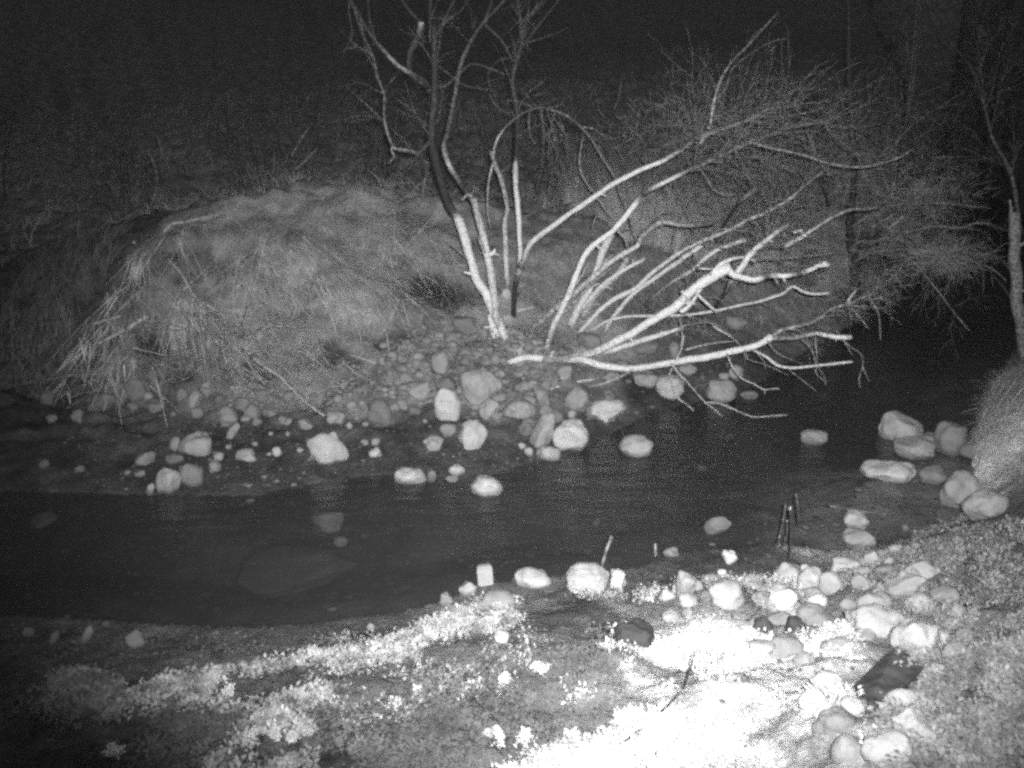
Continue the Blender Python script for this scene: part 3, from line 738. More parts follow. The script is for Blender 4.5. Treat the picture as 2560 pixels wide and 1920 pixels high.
def extra_twigs(parent, C, T, n, L, r, lo=.35, up=.25, droop=0., depth=1, peel_shade=.42, spread=.75):
    tb = Tubes()
    for k in range(n):
        i = int(len(C) * random.uniform(lo, .98)); i = min(i, len(C) - 1)
        d = T[i] + RNG.normal(0, spread, 3) + np.array([0, 0, up])
        twig(tb, C[i], d, L * random.uniform(.5, 1.2), r, depth, peel_shade, droop)
    o = tb.build('twigs', M_wood, parent); tag(o, kind='stuff'); return o

bp = hit(1262, 842); YB = bp[1]
tree1 = empty('dead_tree', bp, 'standing dead tree, white foot and upper trunk painted in shadow, left of the leaning stems', 'tree')
C, rr, T, _ = limb(tree1, R5([(1062, 905), (1050, 860), (1000, 740), (940, 600), (880, 520), (840, 380), (800, 240), (765, 130), (730, 70)]) + R2([(690, 1290), (640, 1130), (600, 980), (590, 800), (610, 600), (610, 400), (608, 250), (610, 180)]), YB, YB + .5, 68, 36,
     [.85, .9, .9, .95, .95, .95, .9, .85, .12, .06, .06, .06, .2, .3, .32, .34, .36], 'trunk', sides=12)  # low values paint a shadow over the upper trunk
limb(tree1, R2([(608, 210), (578, 150), (580, 40), (582, -60)]), YB + .5, YB + .6, 26, 14, .36)
limb(tree1, R2([(612, 230), (645, 190), (690, 90), (735, 0), (760, -60)]), YB + .5, YB + .6, 28, 14, .38)
c = limb(tree1, R2([(585, 560), (520, 500), (420, 450), (330, 380), (210, 240), (130, 110), (70, 0), (40, -60)]), YB + .4, YB + .1, 30, 12, [.2, .3, .7, .75, .45, .42, .42, .4])
limb(tree1, R2([(215, 290), (225, 250), (190, 120), (180, 0), (200, -60)]), YB + .1, YB, 14, 9, .42)
d = limb(tree1, R2([(585, 900), (560, 930), (510, 980), (450, 970), (370, 955), (340, 940), (285, 780), (285, 600), (240, 500), (215, 370), (140, 210), (100, 80), (60, 0), (40, -50)]), YB + .3, YB - .5, 22, 11, [.2, .3, .45, .5, .5, .5, .5, .48, .45, .42])
limb(tree1, R2([(275, 775), (190, 690), (120, 630), (35, 550)]), YB - .2, YB - .4, 11, 5, .42, sides=5)
limb(tree1, R2([(287, 595), (330, 520), (380, 465), (400, 420)]), YB - .2, YB - .2, 9, 5, .38, sides=5)
limb(tree1, R2([(340, 945), (330, 970), (350, 1005), (310, 1050)]), YB - .2, YB - .2, 14, 6, .5, sides=6)
limb(tree1, R2([(590, 560), (480, 500), (450, 440), (450, 340), (510, 220), (522, 140)]), YB + .5, YB + .2, 38, 34, [.3, .32, .36, .38, .42, .9], label='broken stub with a bright end')
limb(tree1, R2([(520, 145), (450, 70), (400, 0), (380, -50)]), YB + .2, YB + .1, 16, 9, .4)
limb(tree1, R2([(560, 590), (620, 555), (670, 560), (740, 500), (840, 412), (920, 425), (1000, 455), (1060, 480)]), YB + .45, YB + .1, 20, 8, .42)
extra_twigs(tree1, d[0], d[2], 12, .5, .006, .1, 0, .1)
extra_twigs(tree1, C, T, 12, .8, .008, .65, .2, 0)

b2 = hit(1225, 860); Y2 = b2[1]
stem2 = empty('dead_tree', b2, 'slimmer dead stem close behind the standing dead tree, with a splintered collar', 'tree')
C2, r2_, T2, _ = limb(stem2, R5([(1010, 880), (1000, 660), (970, 480), (945, 330), (910, 200), (860, 0)]) + R2([(840, 1260), (790, 1200), (740, 1130), (700, 1060), (665, 940), (690, 860), (740, 600), (780, 400), (850, 250), (920, 150), (1060, 0), (1120, -60)]), Y2 + .15, Y2 + .1, 52, 14,
     [.7, .75, .8, .9, .7, .5, .1, .1, .65, .6, .2, .4, .55, .42, .4, .4, .4], 'trunk', sides=10)  # low stretches are painted shadow, with lit flecks between
limb(stem2, R2([(915, 155), (960, 60), (990, -50)]), Y2 + .1, Y2 + .1, 16, 9, .4)
limb(stem2, R2([(925, 150), (1040, 260), (1085, 340), (1115, 395)]), Y2 + .1, Y2 + .2, 16, 9, .4)
limb(stem2, R2([(870, 110), (855, 200), (840, 60), (800, 0)]), Y2 + .1, Y2 + .1, 9, 6, .36, sides=5)
limb(stem2, R5([(955, 350), (985, 345), (995, 315)]), Y2, Y2, 34, 14, .95, 'splinter')
limb(stem2, R5([(930, 340), (900, 270), (895, 235)]), Y2, Y2, 24, 10, .6, 'splinter')
limb(stem2, R5([(1010, 880), (985, 820), (955, 735)]), Y2 - .1, Y2 - .12, 62, 22, .9, 'peeled_strip')
limb(stem2, R2([(855, 1270), (820, 1250), (785, 1290)]), Y2 + .1, Y2, 22, 12, .6, 'snag', sides=6)

b3 = hit(1282, 805); Y3 = b3[1] + .1
stem3 = empty('dead_tree', b3, 'straight white dead stem that carries a thin grey crown high above', 'tree')
C3, r3_, T3, _ = limb(stem3, R5([(1110, 795), (1120, 650), (1130, 540), (1160, 420), (1155, 250), (1140, 0)]) + R2([(1130, 1200), (1132, 1045), (1138, 1000), (1140, 720), (1112, 550), (1130, 420), (1170, 280), (1160, 130), (1145, 20), (1125, -60)]), Y3, Y3 + .6, 36, 20,
     [.02, .03, .1, .8, .95, .95, .85, .75, .03, .3, .45, .45, .45, .42, .42, .42], 'trunk', sides=10)  # dark foot and dark gap: shadow painted into the wood tone
limb(stem3, R2([(1160, 160), (1190, 125), (1250, 60), (1310, 0), (1350, -50)]), Y3 + .6, Y3 + .5, 17, 10, .42)
limb(stem3, R2([(1172, 300), (1240, 210), (1320, 110), (1390, 20), (1430, -40)]), Y3 + .5, Y3 + .7, 17, 10, .38)
limb(stem3, R2([(1160, 80), (1190, 30), (1210, -50)]), Y3 + .6, Y3 + .6, 12, 8, .38)
limb(stem3, R2([(1125, 370), (1040, 380), (985, 420), (950, 480), (965, 560), (1000, 620)]), Y3 + .5, Y3 + .1, 13, 6, .45, sides=6)
limb(stem3, R2([(960, 600), (990, 660), (1040, 710), (1090, 740)]), Y3 + .2, Y3 + .1, 8, 4, .48, sides=5)
extra_twigs(stem3, C3, T3, 16, .7, .007, .55, .1, .05)
big = limb(stem3, R5([(1160, 440), (1180, 390)]) + R2([(1195, 1630), (1230, 1560), (1400, 1430), (1600, 1290), (1760, 1180), (1900, 1110), (2050, 1045), (2110, 1015), (2200, 960)]) + R3([(130, 880), (300, 820), (420, 780), (500, 740), (560, 705), (650, 690), (770, 685)]), Y3, Y3 - 1.6, 40, 12,
     [.4, .55, .75, .9, .95, .95, .95, .95, .9, .4, .5, .6, .55, .5, .5, .5, .45], label='long limb arching to the upper right')  # drop past the white stretch is painted shadow
limb(stem3, R3([(100, 950), (180, 850), (220, 650), (260, 520), (330, 400), (440, 290), (520, 200), (635, 75)]), Y3 - 1.1, Y3 - 1.3, 20, 8, [.6, .6, .62, .65, .62, .58, .55, .5])
limb(stem3, R3([(235, 635), (300, 560), (330, 450), (420, 370), (560, 280), (640, 255), (700, 248)]), Y3 - 1.2, Y3 - 1.4, 12, 5, .5, sides=6)
limb(stem3, R3([(315, 440), (325, 380), (335, 335)]), Y3 - 1.2, Y3 - 1.2, 10, 4, .45, sides=5)
limb(stem3, R3([(440, 275), (480, 220), (530, 180)]), Y3 - 1.25, Y3 - 1.3, 14, 5, .45, sides=5)
limb(stem3, R3([(740, 680), (760, 610), (820, 550), (900, 480), (970, 430), (1040, 370)]), Y3 - 1.6, Y3 - 1.4, 10, 4, .45, sides=5)
extra_twigs(stem3, big[0], big[2], 30, .9, .007, .66, .3, 0, 2, .42)

b4 = hit(1262, 770); Y4 = b4[1] + .2
stem4 = empty('dead_tree', b4, 'short forked grey stem whose thin top bends over to the right', 'tree')
C4, r4_, T4, _ = limb(stem4, R5([(1085, 560), (1070, 450), (1065, 300), (1060, 130)]) + R2([(1080, 1350), (1050, 1200), (1000, 1060), (975, 975)]), Y4, Y4 + .1, 34, 26, [.5, .85, .8, .7, .6, .6, .6, .6], 'trunk', sides=9)
a4 = limb(stem4, R2([(985, 1040), (992, 950), (1020, 880), (1055, 830), (1100, 785), (1180, 725), (1280, 690), (1370, 710), (1470, 750), (1600, 870), (1680, 1000), (1760, 1130), (1830, 1310), (1900, 1480)]), Y4, Y4 - 1.0, 16, 8, [.6, .65, .8, .5, .45, .42, .45, .45, .48, .48, .48, .48, .48, .45], sides=7, label='thin bough bent over to the right')
limb(stem4, R2([(985, 1050), (955, 1180), (950, 1380), (975, 1480)]), Y4 - .1, Y4 - .1, 14, 8, [.7, .6, .6, .5], sides=6)
limb(stem4, R2([(1160, 560), (1200, 610), (1240, 665), (1280, 690)]), Y4 - .2, Y4 - .2, 7, 6, .42, sides=5)
limb(stem4, R2([(1240, 690), (1160, 655), (1070, 645)]), Y4 - .2, Y4 - .2, 10, 5, .48, sides=5)
limb(stem4, R2([(1270, 692), (1380, 690), (1435, 658)]), Y4 - .3, Y4 - .3, 10, 5, .48, sides=5)
limb(stem4, R2([(1250, 615), (1330, 590), (1355, 592)]), Y4 - .3, Y4 - .3, 7, 4, .48, sides=5)
limb(stem4, R2([(1225, 690), (1215, 790), (1225, 880), (1270, 940)]), Y4 - .3, Y4 - .4, 9, 4, .48, sides=5)
limb(stem4, R2([(1550, 815), (1640, 830), (1710, 885)]), Y4 - .6, Y4 - .6, 9, 5, .48, sides=5)
limb(stem4, R2([(1565, 860), (1540, 1040), (1570, 1150), (1650, 1260), (1720, 1360), (1760, 1400)]), Y4 - .6, Y4 - 1., 9, 6, [.4, .6, .6, .55, .55, .5], sides=5)
tb = Tubes()
for p0, p1 in [((1290, 700), (1340, 900)), ((1330, 705), (1370, 950)), ((1380, 720), (1350, 870)), ((1350, 720), (1480, 940)), ((1300, 700), (1450, 1010)), ((1370, 820), (1380, 1010)), ((1390, 860), (1450, 1180)), ((1340, 880), (1360, 1040)), ((1400, 740), (1580, 910)), ((1330, 860), (1500, 1120))]:
    a, b = R2([p0, p1]); A0, B0 = at(*a, Y4 - .35), at(*b, Y4 - .45)
    twig(tb, A0, B0 - A0, np.linalg.norm(B0 - A0), .008, 2, .42, .08, spread=.35)
tag(tb.build('twigs', M_wood, stem4), kind='stuff')

# the clump flattened towards the stream: white stems, all leaning right
def stem(px, py, label):
    b = hit(px, py); e = empty('leaning_stem', b, label, 'tree stem', 'dead stems leaning over the stream'); return e, b[1]
e, y = stem(1365, 885, 'tall leaning stem with dotted dark far end, uppermost of the leaning group')
Cg = limb(e, R5([(1318, 990), (1345, 890), (1405, 740), (1480, 590), (1530, 450), (1600, 320), (1750, 200), (1850, 90), (1905, 20)]) + R2([(1945, 1250), (2060, 1185), (2180, 1125)]) + R3([(60, 1090), (130, 1065), (250, 1010), (480, 900), (620, 850), (850, 790), (1000, 780)]), y, y - .5, 44, 16,
     [.5, .6, .8, .9, .95, .95, .95, .95, .95, .9, .2, .8, .75, .3, .55, .3, .4, .45, .42, .4, .38], 'trunk')  # dotted far end: dappled shadow painted into the tone
limb(e, R3([(440, 910), (600, 955), (800, 1000), (950, 1050), (1130, 1075), (1280, 1055), (1420, 1010), (1490, 960)]), y - .4, y - .4, 16, 6, .52, sides=6)
limb(e, R3([(400, 930), (600, 870), (720, 810), (850, 750)]), y - .4, y - .2, 18, 7, .46, sides=6)
limb(e, R3([(350, 960), (400, 860), (470, 800), (600, 770), (750, 730)]), y - .4, y - .2, 14, 6, .46, sides=6)
limb(e, R3([(110, 1060), (170, 1140), (210, 1210), (280, 1250), (370, 1248)]), y - .3, y - .3, 9, 5, .48, sides=5)
extra_twigs(e, Cg[0], Cg[2], 40, 1.0, .007, .6, .25, 0, 2, .42)
limb(e, R5([(1500, 560), (1560, 480), (1590, 400)]), y - .1, y - .05, 16, 10, .6)
e, y = stem(1420, 815, 'thickest rough white stem crossing behind the uppermost leaning stem')
limb(e, R5([(1480, 810), (1500, 770), (1580, 620), (1640, 480), (1690, 330), (1745, 215)]), y, y - .1, 62, 44, [.7, .85, .9, .9, .9, .8], 'trunk', sides=11)
limb(e, R5([(1640, 480), (1720, 380), (1760, 350)]), y - .1, y - .1, 20, 12, .6)
e, y = stem(1316, 845, 'long grey leaning stem that ends in a pale knee bent flat to the right')
limb(e, R5([(1190, 870), (1380, 700), (1560, 550), (1750, 390), (1860, 325), (1915, 295), (1935, 240), (2050, 150), (2120, 145), (2210, 165)]) + R6([(130, 158), (230, 150)]), y, y - .6, 36, 26, [.4, .6, .7, .75, .75, .85, .55, .6, .65, .5, .4, .35], 'trunk')
limb(e, R5([(1920, 230), (2050, 110), (2110, 75), (2210, 100)]), y - .4, y - .3, 10, 6, .35, sides=6)
limb(e, R5([(1760, 180), (1830, 240), (1850, 305)]), y - .4, y - .5, 18, 12, .55, sides=6)
limb(e, R5([(1860, 110), (1890, 200), (1925, 280)]), y - .4, y - .5, 8, 8, .45, sides=5)
limb(e, R5([(1800, 195), (1880, 180)]), y - .4, y - .5, 10, 6, .45, sides=5)
e, y = stem(1350, 850, 'duller leaning stem hidden below the long grey one')
limb(e, R5([(1250, 870), (1370, 770), (1480, 690), (1600, 560), (1740, 440)]), y + .1, y, 26, 18, [.35, .5, .55, .55, .5], 'trunk')
e, y = stem(1440, 805, 'short white leaning stem with a dotted tip, in front of the thick rough one')
limb(e, R5([(1530, 740), (1610, 635), (1720, 520), (1840, 440), (1920, 400), (1975, 370)]), y - .1, y - .5, 34, 22, [.6, .9, .95, .95, .85, .5], 'trunk')
e, y = stem(1460, 800, 'broad grey leaning slab of wood right of the thick rough stem')
limb(e, R5([(1560, 760), (1640, 610), (1780, 480), (1855, 365)]), y, y - .2, 44, 36, [.6, .75, .75, .6], 'trunk')
e, y = stem(1449, 830, 'slender white leaning stem that runs on as a long grey bough to the upper right')
Cm = limb(e, R5([(1540, 855), (1680, 700), (1800, 620), (1900, 570), (2030, 450), (2200, 330)]) + R6([(150, 262), (330, 190), (430, 130), (530, 90), (690, 5)]) + R3([(760, 1230), (830, 1170), (950, 1080)]), y, y - .9, 32, 16, [.9, .95, .95, .9, .85, .8, .75, .65, .7, .75, .6, .5, .42, .36], 'trunk')
limb(e, R6([(330, 190), (440, 160), (490, 150)]), y - .6, y - .6, 8, 4, .5, sides=5)
limb(e, R3([(590, 1310), (630, 1280), (680, 1290), (705, 1320)]), y - .6, y - .6, 8, 4, .55, sides=5)
limb(e, R6([(180, 250), (230, 200), (300, 185), (420, 205), (540, 245)]), y - .6, y - .7, 8, 4, .6, sides=5)
extra_twigs(e, Cm[0], Cm[2], 26, .8, .006, .45, .2, .05, 2, .45)
e, y = stem(1509, 828, 'white leaning stem with a clean cut end, lower twin of the slender one')
limb(e, R5([(1700, 850), (1760, 750), (1880, 610), (2000, 520), (2100, 450), (2200, 385)]) + R6([(0, 388), (60, 345), (140, 285)]), y, y - .5, 28, 32, [.7, .9, .9, .85, .85, .85, .85, .85, .95], 'trunk')
e, y = stem(1500, 790, 'short white leaning stem with a dotted bright end above the big fork')
limb(e, R5([(1960, 680), (2090, 560), (2200, 490)]) + R6([(70, 455), (170, 370), (260, 310), (360, 275), (425, 258)]), y + .2, y - .4, 26, 28, [.3, .5, .6, .85, .95, .95, .75, .9], 'trunk')
e, y = stem(1365, 896, 'big white leaning trunk that forks low over the stream')
Co = limb(e, R5([(1400, 1035), (1450, 1015), (1620, 980), (1800, 900), (1950, 810), (2100, 720), (2200, 650)]) + R6([(60, 600), (120, 545), (200, 495), (260, 460), (325, 435)]), y, y - .9, 42, 74, [.55, .6, .75, .9, .95, .95, .95, .97, .97, .97, .97, .95], 'trunk', sides=12)
cf = limb(e, R6([(350, 490), (400, 420), (450, 345), (560, 255), (640, 190), (700, 160)]), y - .9, y - 1.1, 44, 26, [.9, .85, .8, .7, .5, .45], label='grey upper arm of the fork')
limb(e, R6([(310, 450), (350, 485), (420, 500), (490, 512), (560, 490), (640, 487), (680, 485), (760, 475), (830, 450), (900, 420), (960, 420)]), y - .9, y - 1.0, 44, 26, [.95, .95, .95, .95, .3, .9, .95, .3, .85, .9, .8], label='white lower arm of the fork with dark bands')
limb(e, R6([(890, 430), (920, 405), (945, 400)]), y - 1., y - 1.02, 18, 12, .85)
limb(e, R6([(200, 490), (250, 420), (330, 380), (430, 370), (490, 400)]), y - .85, y - .8, 30, 16, [.9, .9, .8, .7, .6])
limb(e, R6([(470, 380), (640, 375), (900, 352), (1080, 330)]), y - .8, y - .6, 12, 6, .45, sides=6)
limb(e, R6([(0, 720), (50, 690), (90, 640), (140, 560)]), y - .7, y - .75, 34, 18, .85)
limb(e, R6([(105, 600), (170, 660), (240, 722)]), y - .8, y - .85, 20, 16, .85, sides=7)
limb(e, R6([(330, 520), (290, 600), (230, 690)]), y - .7, y - .4, 30, 22, [.5, .05, .05])
limb(e, R6([(120, 440), (170, 442), (225, 445)]), y - .8, y - .8, 14, 10, .75, sides=6)
limb(e, R6([(670, 300), (790, 235), (870, 180), (950, 130), (1100, 60)]) + R3([(1200, 1345), (1300, 1330)]), y - 1.1, y - .8, 30, 12, [.6, .9, .55, .5, .45, .42, .4])
limb(e, R6([(730, 205), (790, 195)]), y - 1.05, y - 1.05, 20, 14, .9, sides=7)
extra_twigs(e, cf[0], cf[2], 24, .6, .006, .2, .2, .05, 2, .45)
extra_twigs(e, Co[0], Co[2], 10, .6, .006, .6, -.2, .1, 1, .55)
e, y = stem(1530, 872, 'second white trunk running just under the big forking one')
limb(e, R5([(1690, 985), (1780, 955), (1850, 935), (2000, 885), (2100, 855), (2210, 822)]), y - .1, y - .5, 38, 28, [.7, .95, .9, .95, .9, .7], 'trunk')
limb(e, R6([(0, 815), (60, 805), (170, 780), (240, 830), (300, 860), (360, 905), (410, 965)]), y - .5, y - .6, 16, 12, [.5, .5, .55, .9, .7, .55, .5], sides=6)
e, y = stem(1470, 828, 'thin white rod of a stem crossing nearly level to a kinked tip')
limb(e, R5([(1610, 845), (1680, 800), (1740, 770), (1900, 745), (2200, 742)]) + R6([(240, 710), (380, 680), (500, 655), (650, 610), (690, 580), (730, 555), (770, 578), (820, 600), (890, 605), (960, 600)]), y - .1, y - 1.2, 20, 15, [.7, .85, .9, .85, .85, .85, .85, .8, .85, .85, .9, .9, .9, .85, .9], 'trunk', sides=7)
limb(e, R6([(520, 655), (600, 700)]), y - .8, y - .8, 8, 4, .5, sides=5)
limb(e, R6([(530, 640), (620, 605), (680, 600)]), y - .8, y - .8, 8, 6, .6, sides=5)

bl = hit(1285, 915); yl = bl[1]
log = empty('fallen_log', bl, 'lowest white log lying across the shore and reaching out over the dark channel', 'log')
Cl = limb(log, R5([(1085, 1045), (1200, 1012), (1300, 1022), (1400, 1022), (1560, 1030), (1700, 1070), (1850, 1085), (2000, 1070), (2200, 1032)]) + R6([(200, 1005), (400, 960), (500, 930), (560, 900), (590, 880)]), yl, yl - .5, 44, 44, [.9, .9, .95, .5, .85, .95, .85, .85, .9, .95, .9, .95, .95, .9], 'trunk', sides=11)
limb(log, R6([(585, 885), (680, 888), (760, 880), (860, 862), (900, 862), (1000, 882), (1105, 880)]), yl - .5, yl - .7, 30, 30, [.6, .45, .5, .6, .95, .9, .8], label='cut end section of the log')
ct = limb(log, R6([(590, 880), (650, 840), (720, 820), (870, 780), (960, 710), (1080, 668), (1150, 640), (1215, 608)]), yl - .5, yl - .9, 30, 8, [.6, .55, .5, .5, .5, .48, .48, .45])
limb(log, R6([(1075, 665), (1100, 620), (1135, 575)]), yl - .8, yl - .8, 18, 14, .62, sides=6)
limb(log, R6([(1080, 675), (1150, 685), (1225, 702)]), yl - .8, yl - .8, 10, 4, .5, sides=5)
limb(log, R6([(470, 965), (560, 1010), (620, 1060), (720, 1080), (880, 1065), (1000, 1052), (1110, 1040)]), yl - .5, yl - .8, 20, 15, [.7, .8, .85, .85, .8, .85, .9], label='straight thin white bough below the log', sides=7)
HANG = [[(1050, 900), (1100, 950), (1165, 990), (1175, 1070), (1150, 1150), (1165, 1215)], [(1175, 1070), (1195, 1120), (1215, 1165)], [(780, 890), (850, 960), (870, 1040), (930, 1140), (935, 1190)],
        [(420, 962), (430, 1020), (520, 1050), (600, 1080), (700, 1130)], [(690, 1078), (700, 1090), (800, 1170), (880, 1230)], [(1210, 615), (1250, 680), (1280, 740), (1290, 900)], [(1100, 690), (1160, 760), (1220, 835)],
        [(890, 1065), (870, 1110), (930, 1165)], [(870, 880), (880, 1000), (885, 1060)], [(500, 990), (540, 1040), (550, 1090)], [(560, 900), (620, 980), (700, 1020), (790, 1055)], [(1000, 840), (1030, 870), (1110, 1000)], [(410, 970), (420, 1050)]]
for h in HANG: limb(log, R6(h), yl - .65, yl - .75, 10, 5, .5, 'twig', sides=5)
for h in [[(-60, 1045), (0, 1120), (80, 1210), (160, 1300), (220, 1345), (275, 1392)], [(160, 1300), (260, 1310), (380, 1360), (470, 1395), (570, 1390), (690, 1380)], [(300, 985), (340, 1080), (400, 1150), (470, 1180), (540, 1220), (580, 1215), (640, 1212)], [(540, 1215), (545, 1245)], [(-70, 1110), (-40, 1230), (0, 1285), (40, 1310), (90, 1355)]]:
    limb(log, R6(h), yl - .6, yl - .9, 11, 7, .68, 'twig', sides=5)
limb(log, R5([(2212, 870), (2195, 960), (2150, 1050), (2115, 1125)]), yl - .6, yl - .65, 11, 8, .7, 'twig', sides=5)
limb(log, R5([(2185, 760), (2200, 860), (2190, 960)]), yl - .6, yl - .6, 10, 8, .6, 'twig', sides=5)
limb(log, R5([(2150, 1080), (2180, 1130), (2210, 1160)]), yl - .6, yl - .6, 9, 7, .6, 'twig', sides=5)
limb(log, R5([(1880, 1100), (1750, 1160), (1680, 1185), (1600, 1200)]), yl - .3, yl - .4, 18, 10, [.5, .6, .65, .6], sides=6)
limb(log, R6([(30, 965), (100, 945), (220, 920), (350, 908)]), yl - .4, yl - .2, 18, 10, .62, sides=6)
extra_twigs(log, ct[0], ct[2], 16, .5, .005, .3, -.2, .15, 2, .48)
def stick(pts, w0, w1, peel_shade, label, name='stick', Y=None, dY=0., cat='stick', group=None, lift=0, kids=None):
    if Y is None:
        a, b = hit(*pts[0]), hit(*pts[-1]); y0, y1 = a[1], b[1]
    else: y0, y1 = Y, Y + dY
    Q = path(pts, y0, y1)
    e = Q[0]
    C_, r_, T_, o = limb(None, pts, y0, y1, w0, w1, peel_shade, name, sides=7, origin=e)
    return tag(o, label, cat, group)
stick(R5([(1330, 1225), (1450, 1190), (1560, 1165), (1640, 1150)]), 26, 20, .85, 'stout white stick lying under the lowest log', )
stick(R5([(1340, 1148), (1420, 1150), (1490, 1152)]), 14, 10, .85, 'short thin white stick just above the stout one under the log')
stick(R5([(890, 1070), (905, 1010), (925, 950), (950, 885)]), 20, 24, .5, 'grey root trailing down the bank from the standing dead tree', 'root', cat='root')
stick(R5([(1075, 880), (1110, 895), (1155, 912)]), 18, 10, .85, 'short white chip of wood at the foot of the standing dead tree')
stick(R5([(1135, 715), (1200, 700), (1250, 690)]), 18, 10, .75, 'short white stick lying level behind the dark foot of the straight stem', Y=Y3 + .1)
stick(R5([(712, 285), (760, 325), (805, 365)]), 16, 14, .5, 'small grey snag slanting behind the left of the white-footed trunk', Y=YB + .3)
stick(R5([(1620, 180), (1640, 120), (1670, 75)]), 9, 6, .5, 'thin hooked twig hanging under the arching limb', Y=Y3 - .5)
stick(R2([(1165, 1400), (1260, 1370), (1350, 1330), (1500, 1300)]), 12, 6, .42, 'thin grey pole lying on the slope behind the straight stem', Y=Y3 + 1.5, dY=.3)
# ------------------------------------------------------------------ trees on the right
pb = hit(2570, 900)
pale = empty('dead_tree', (pb[0], pb[1], TZ(pb[0], pb[1])), 'bare pale grey trunk with a snapped top at the right edge', 'tree')
limb(pale, R6([(2275, 1300), (2230, 1060), (2200, 850), (2175, 700), (2160, 600), (2150, 350), (2152, 200), (2155, 75)]), pb[1], pb[1] + .2, 74, 62, [.44, .44, .46, .48, .5, .5, .5, .52], 'trunk', sides=12)
limb(pale, R6([(2135, 140), (2130, 60), (2120, 0)]), pb[1] + .2, pb[1] + .2, 26, 10, .5, 'splinter')
limb(pale, R6([(2140, 650), (2080, 560), (2000, 470)]), pb[1] + .1, pb[1] + 1., 12, 6, .36, sides=6)
limb(pale, R6([(2125, 445), (2060, 380), (1990, 315)]), pb[1] + .1, pb[1] + 1., 12, 6, .36, sides=6)
faint = empty('bare_tree', at_z(2490, 800, .6), 'dim leaning bough rising to the upper right corner behind the snapped trunk', 'tree')
lf = limb(faint, R3([(2190, 1500), (2150, 1200), (2110, 1070), (2040, 950), (2000, 860), (1940, 600), (1870, 430), (1700, 220), (1620, 0), (1590, -60)]), 13.5, 13.5, 22, 9, .34, 'trunk')
extra_twigs(faint, lf[0], lf[2], 16, 1.2, .007, .2, .2, .05, 2, .38)
yd = 15.2
dk = at(2139, 730, yd)
dark = empty('bare_tree', (dk[0], dk[1], TZ(dk[0], dk[1])), 'dark upright trunk in the thicket with long drooping grey boughs', 'tree')
zb = at(2139, 730, yd); 
limb(dark, R6([(1150, 640), (1135, 560), (1115, 400), (1100, 250), (1092, 100)]) + R3([(1120, 1200), (1110, 900), (1090, 500), (1085, 200), (1085, -40)]), yd, yd + .3, 62, 18, [.03, .03, .03, .03, .04, .1, .3, .38, .38, .38], 'trunk', sides=10)
limb(dark, R6([(1180, 470), (1190, 430), (1170, 400), (1120, 380)]), yd - .05, yd, 44, 22, .03, 'snag')
limb(dark, R6([(1140, 270), (1200, 255), (1260, 240), (1290, 200)]), yd - .05, yd - .05, 40, 24, .04, 'snag')
BO = [([(1110, 320), (1180, 290), (1330, 240), (1500, 195), (1640, 168), (1800, 178), (1900, 150), (2000, 150)], -1.6, 22, 8), ([(1120, 400), (1180, 365), (1250, 335), (1380, 335), (1480, 380), (1600, 510), (1700, 640), (1800, 770), (1860, 840)], -2.0, 14, 6),
      ([(1150, 350), (1300, 325), (1450, 320), (1700, 350), (1850, 385), (2000, 440), (2100, 520)], -1.4, 13, 6), ([(1110, 170), (1200, 110), (1300, 50), (1420, 30), (1600, 20), (1900, 40)], -1.2, 12, 6), ([(1110, 270), (1400, 260), (1490, 240)], -1.3, 14, 7)]
for k, (pts, dy, w0, w1) in enumerate(BO):
    q = limb(dark, R6(pts), yd, yd + dy, w0, w1, .52, sides=6)
    extra_twigs(dark, q[0], q[2], 12, .6, .006, .3, -.15, .15, 2, .42)
def twig_cloud(parent, blobs, n, L, w, m, seed):
    g = np.random.default_rng(seed); V = []
    for c, r in blobs:
        q = g.normal(0, 1, (n, 3)); q /= np.linalg.norm(q, axis=1)[:, None]; q = q * (g.uniform(0, 1, n) ** .8)[:, None] * r * 1.45 + c
        q = q[fbm(q[:, 0] * 2.2, q[:, 1] * 2.2, q[:, 2] * 2.2, oct=3, seed=91) > -.1]; k = len(q)
        d = g.normal(0, 1, (k, 3)) + [.5, 0, -.1]; d /= np.linalg.norm(d, axis=1)[:, None]
        sd = np.cross(d, g.normal(0, 1, (k, 3))); sd /= np.linalg.norm(sd, axis=1)[:, None]
        l_ = (L * g.uniform(.4, 1.6, k))[:, None]; b2 = sd[:, [1, 2, 0]] * l_ * .15
        V.append(np.stack([q - sd * w, q + sd * w, q + d * l_ * .55 + b2 + sd * w * .7, q + d * l_ * .55 + b2 - sd * w * .7, q + d * l_ + sd * w * .3, q + d * l_ - sd * w * .3], 1))
    V = np.concatenate(V); b = np.arange(len(V))[:, None] * 6
    return tag(mesh_obj('fine_twigs', V.reshape(-1, 3), [np.concatenate([b + [[0, 1, 2, 3]], b + [[3, 2, 4, 5]]])], m, parent, smooth=False), kind='stuff')
twig_cloud(dark, [(at(2060, 560, 15.6), (1.25, .7, 1.0)), (at(2230, 610, 15.2), (.8, .6, .6)), (at(1900, 430, 15.6), (1.5, .8, .9)), (at(1750, 330, 15.0), (1.3, .7, .7)), (at(2350, 640, 14.8), (.7, .5, .3)), (at(2130, 400, 15.8), (1.3, .8, .8)), (at(2110, 720, 15.0), (.8, .5, .35)), (at(2300, 500, 15.4), (.9, .6, .5))], 1500, .34, .004, M_brush, 33)
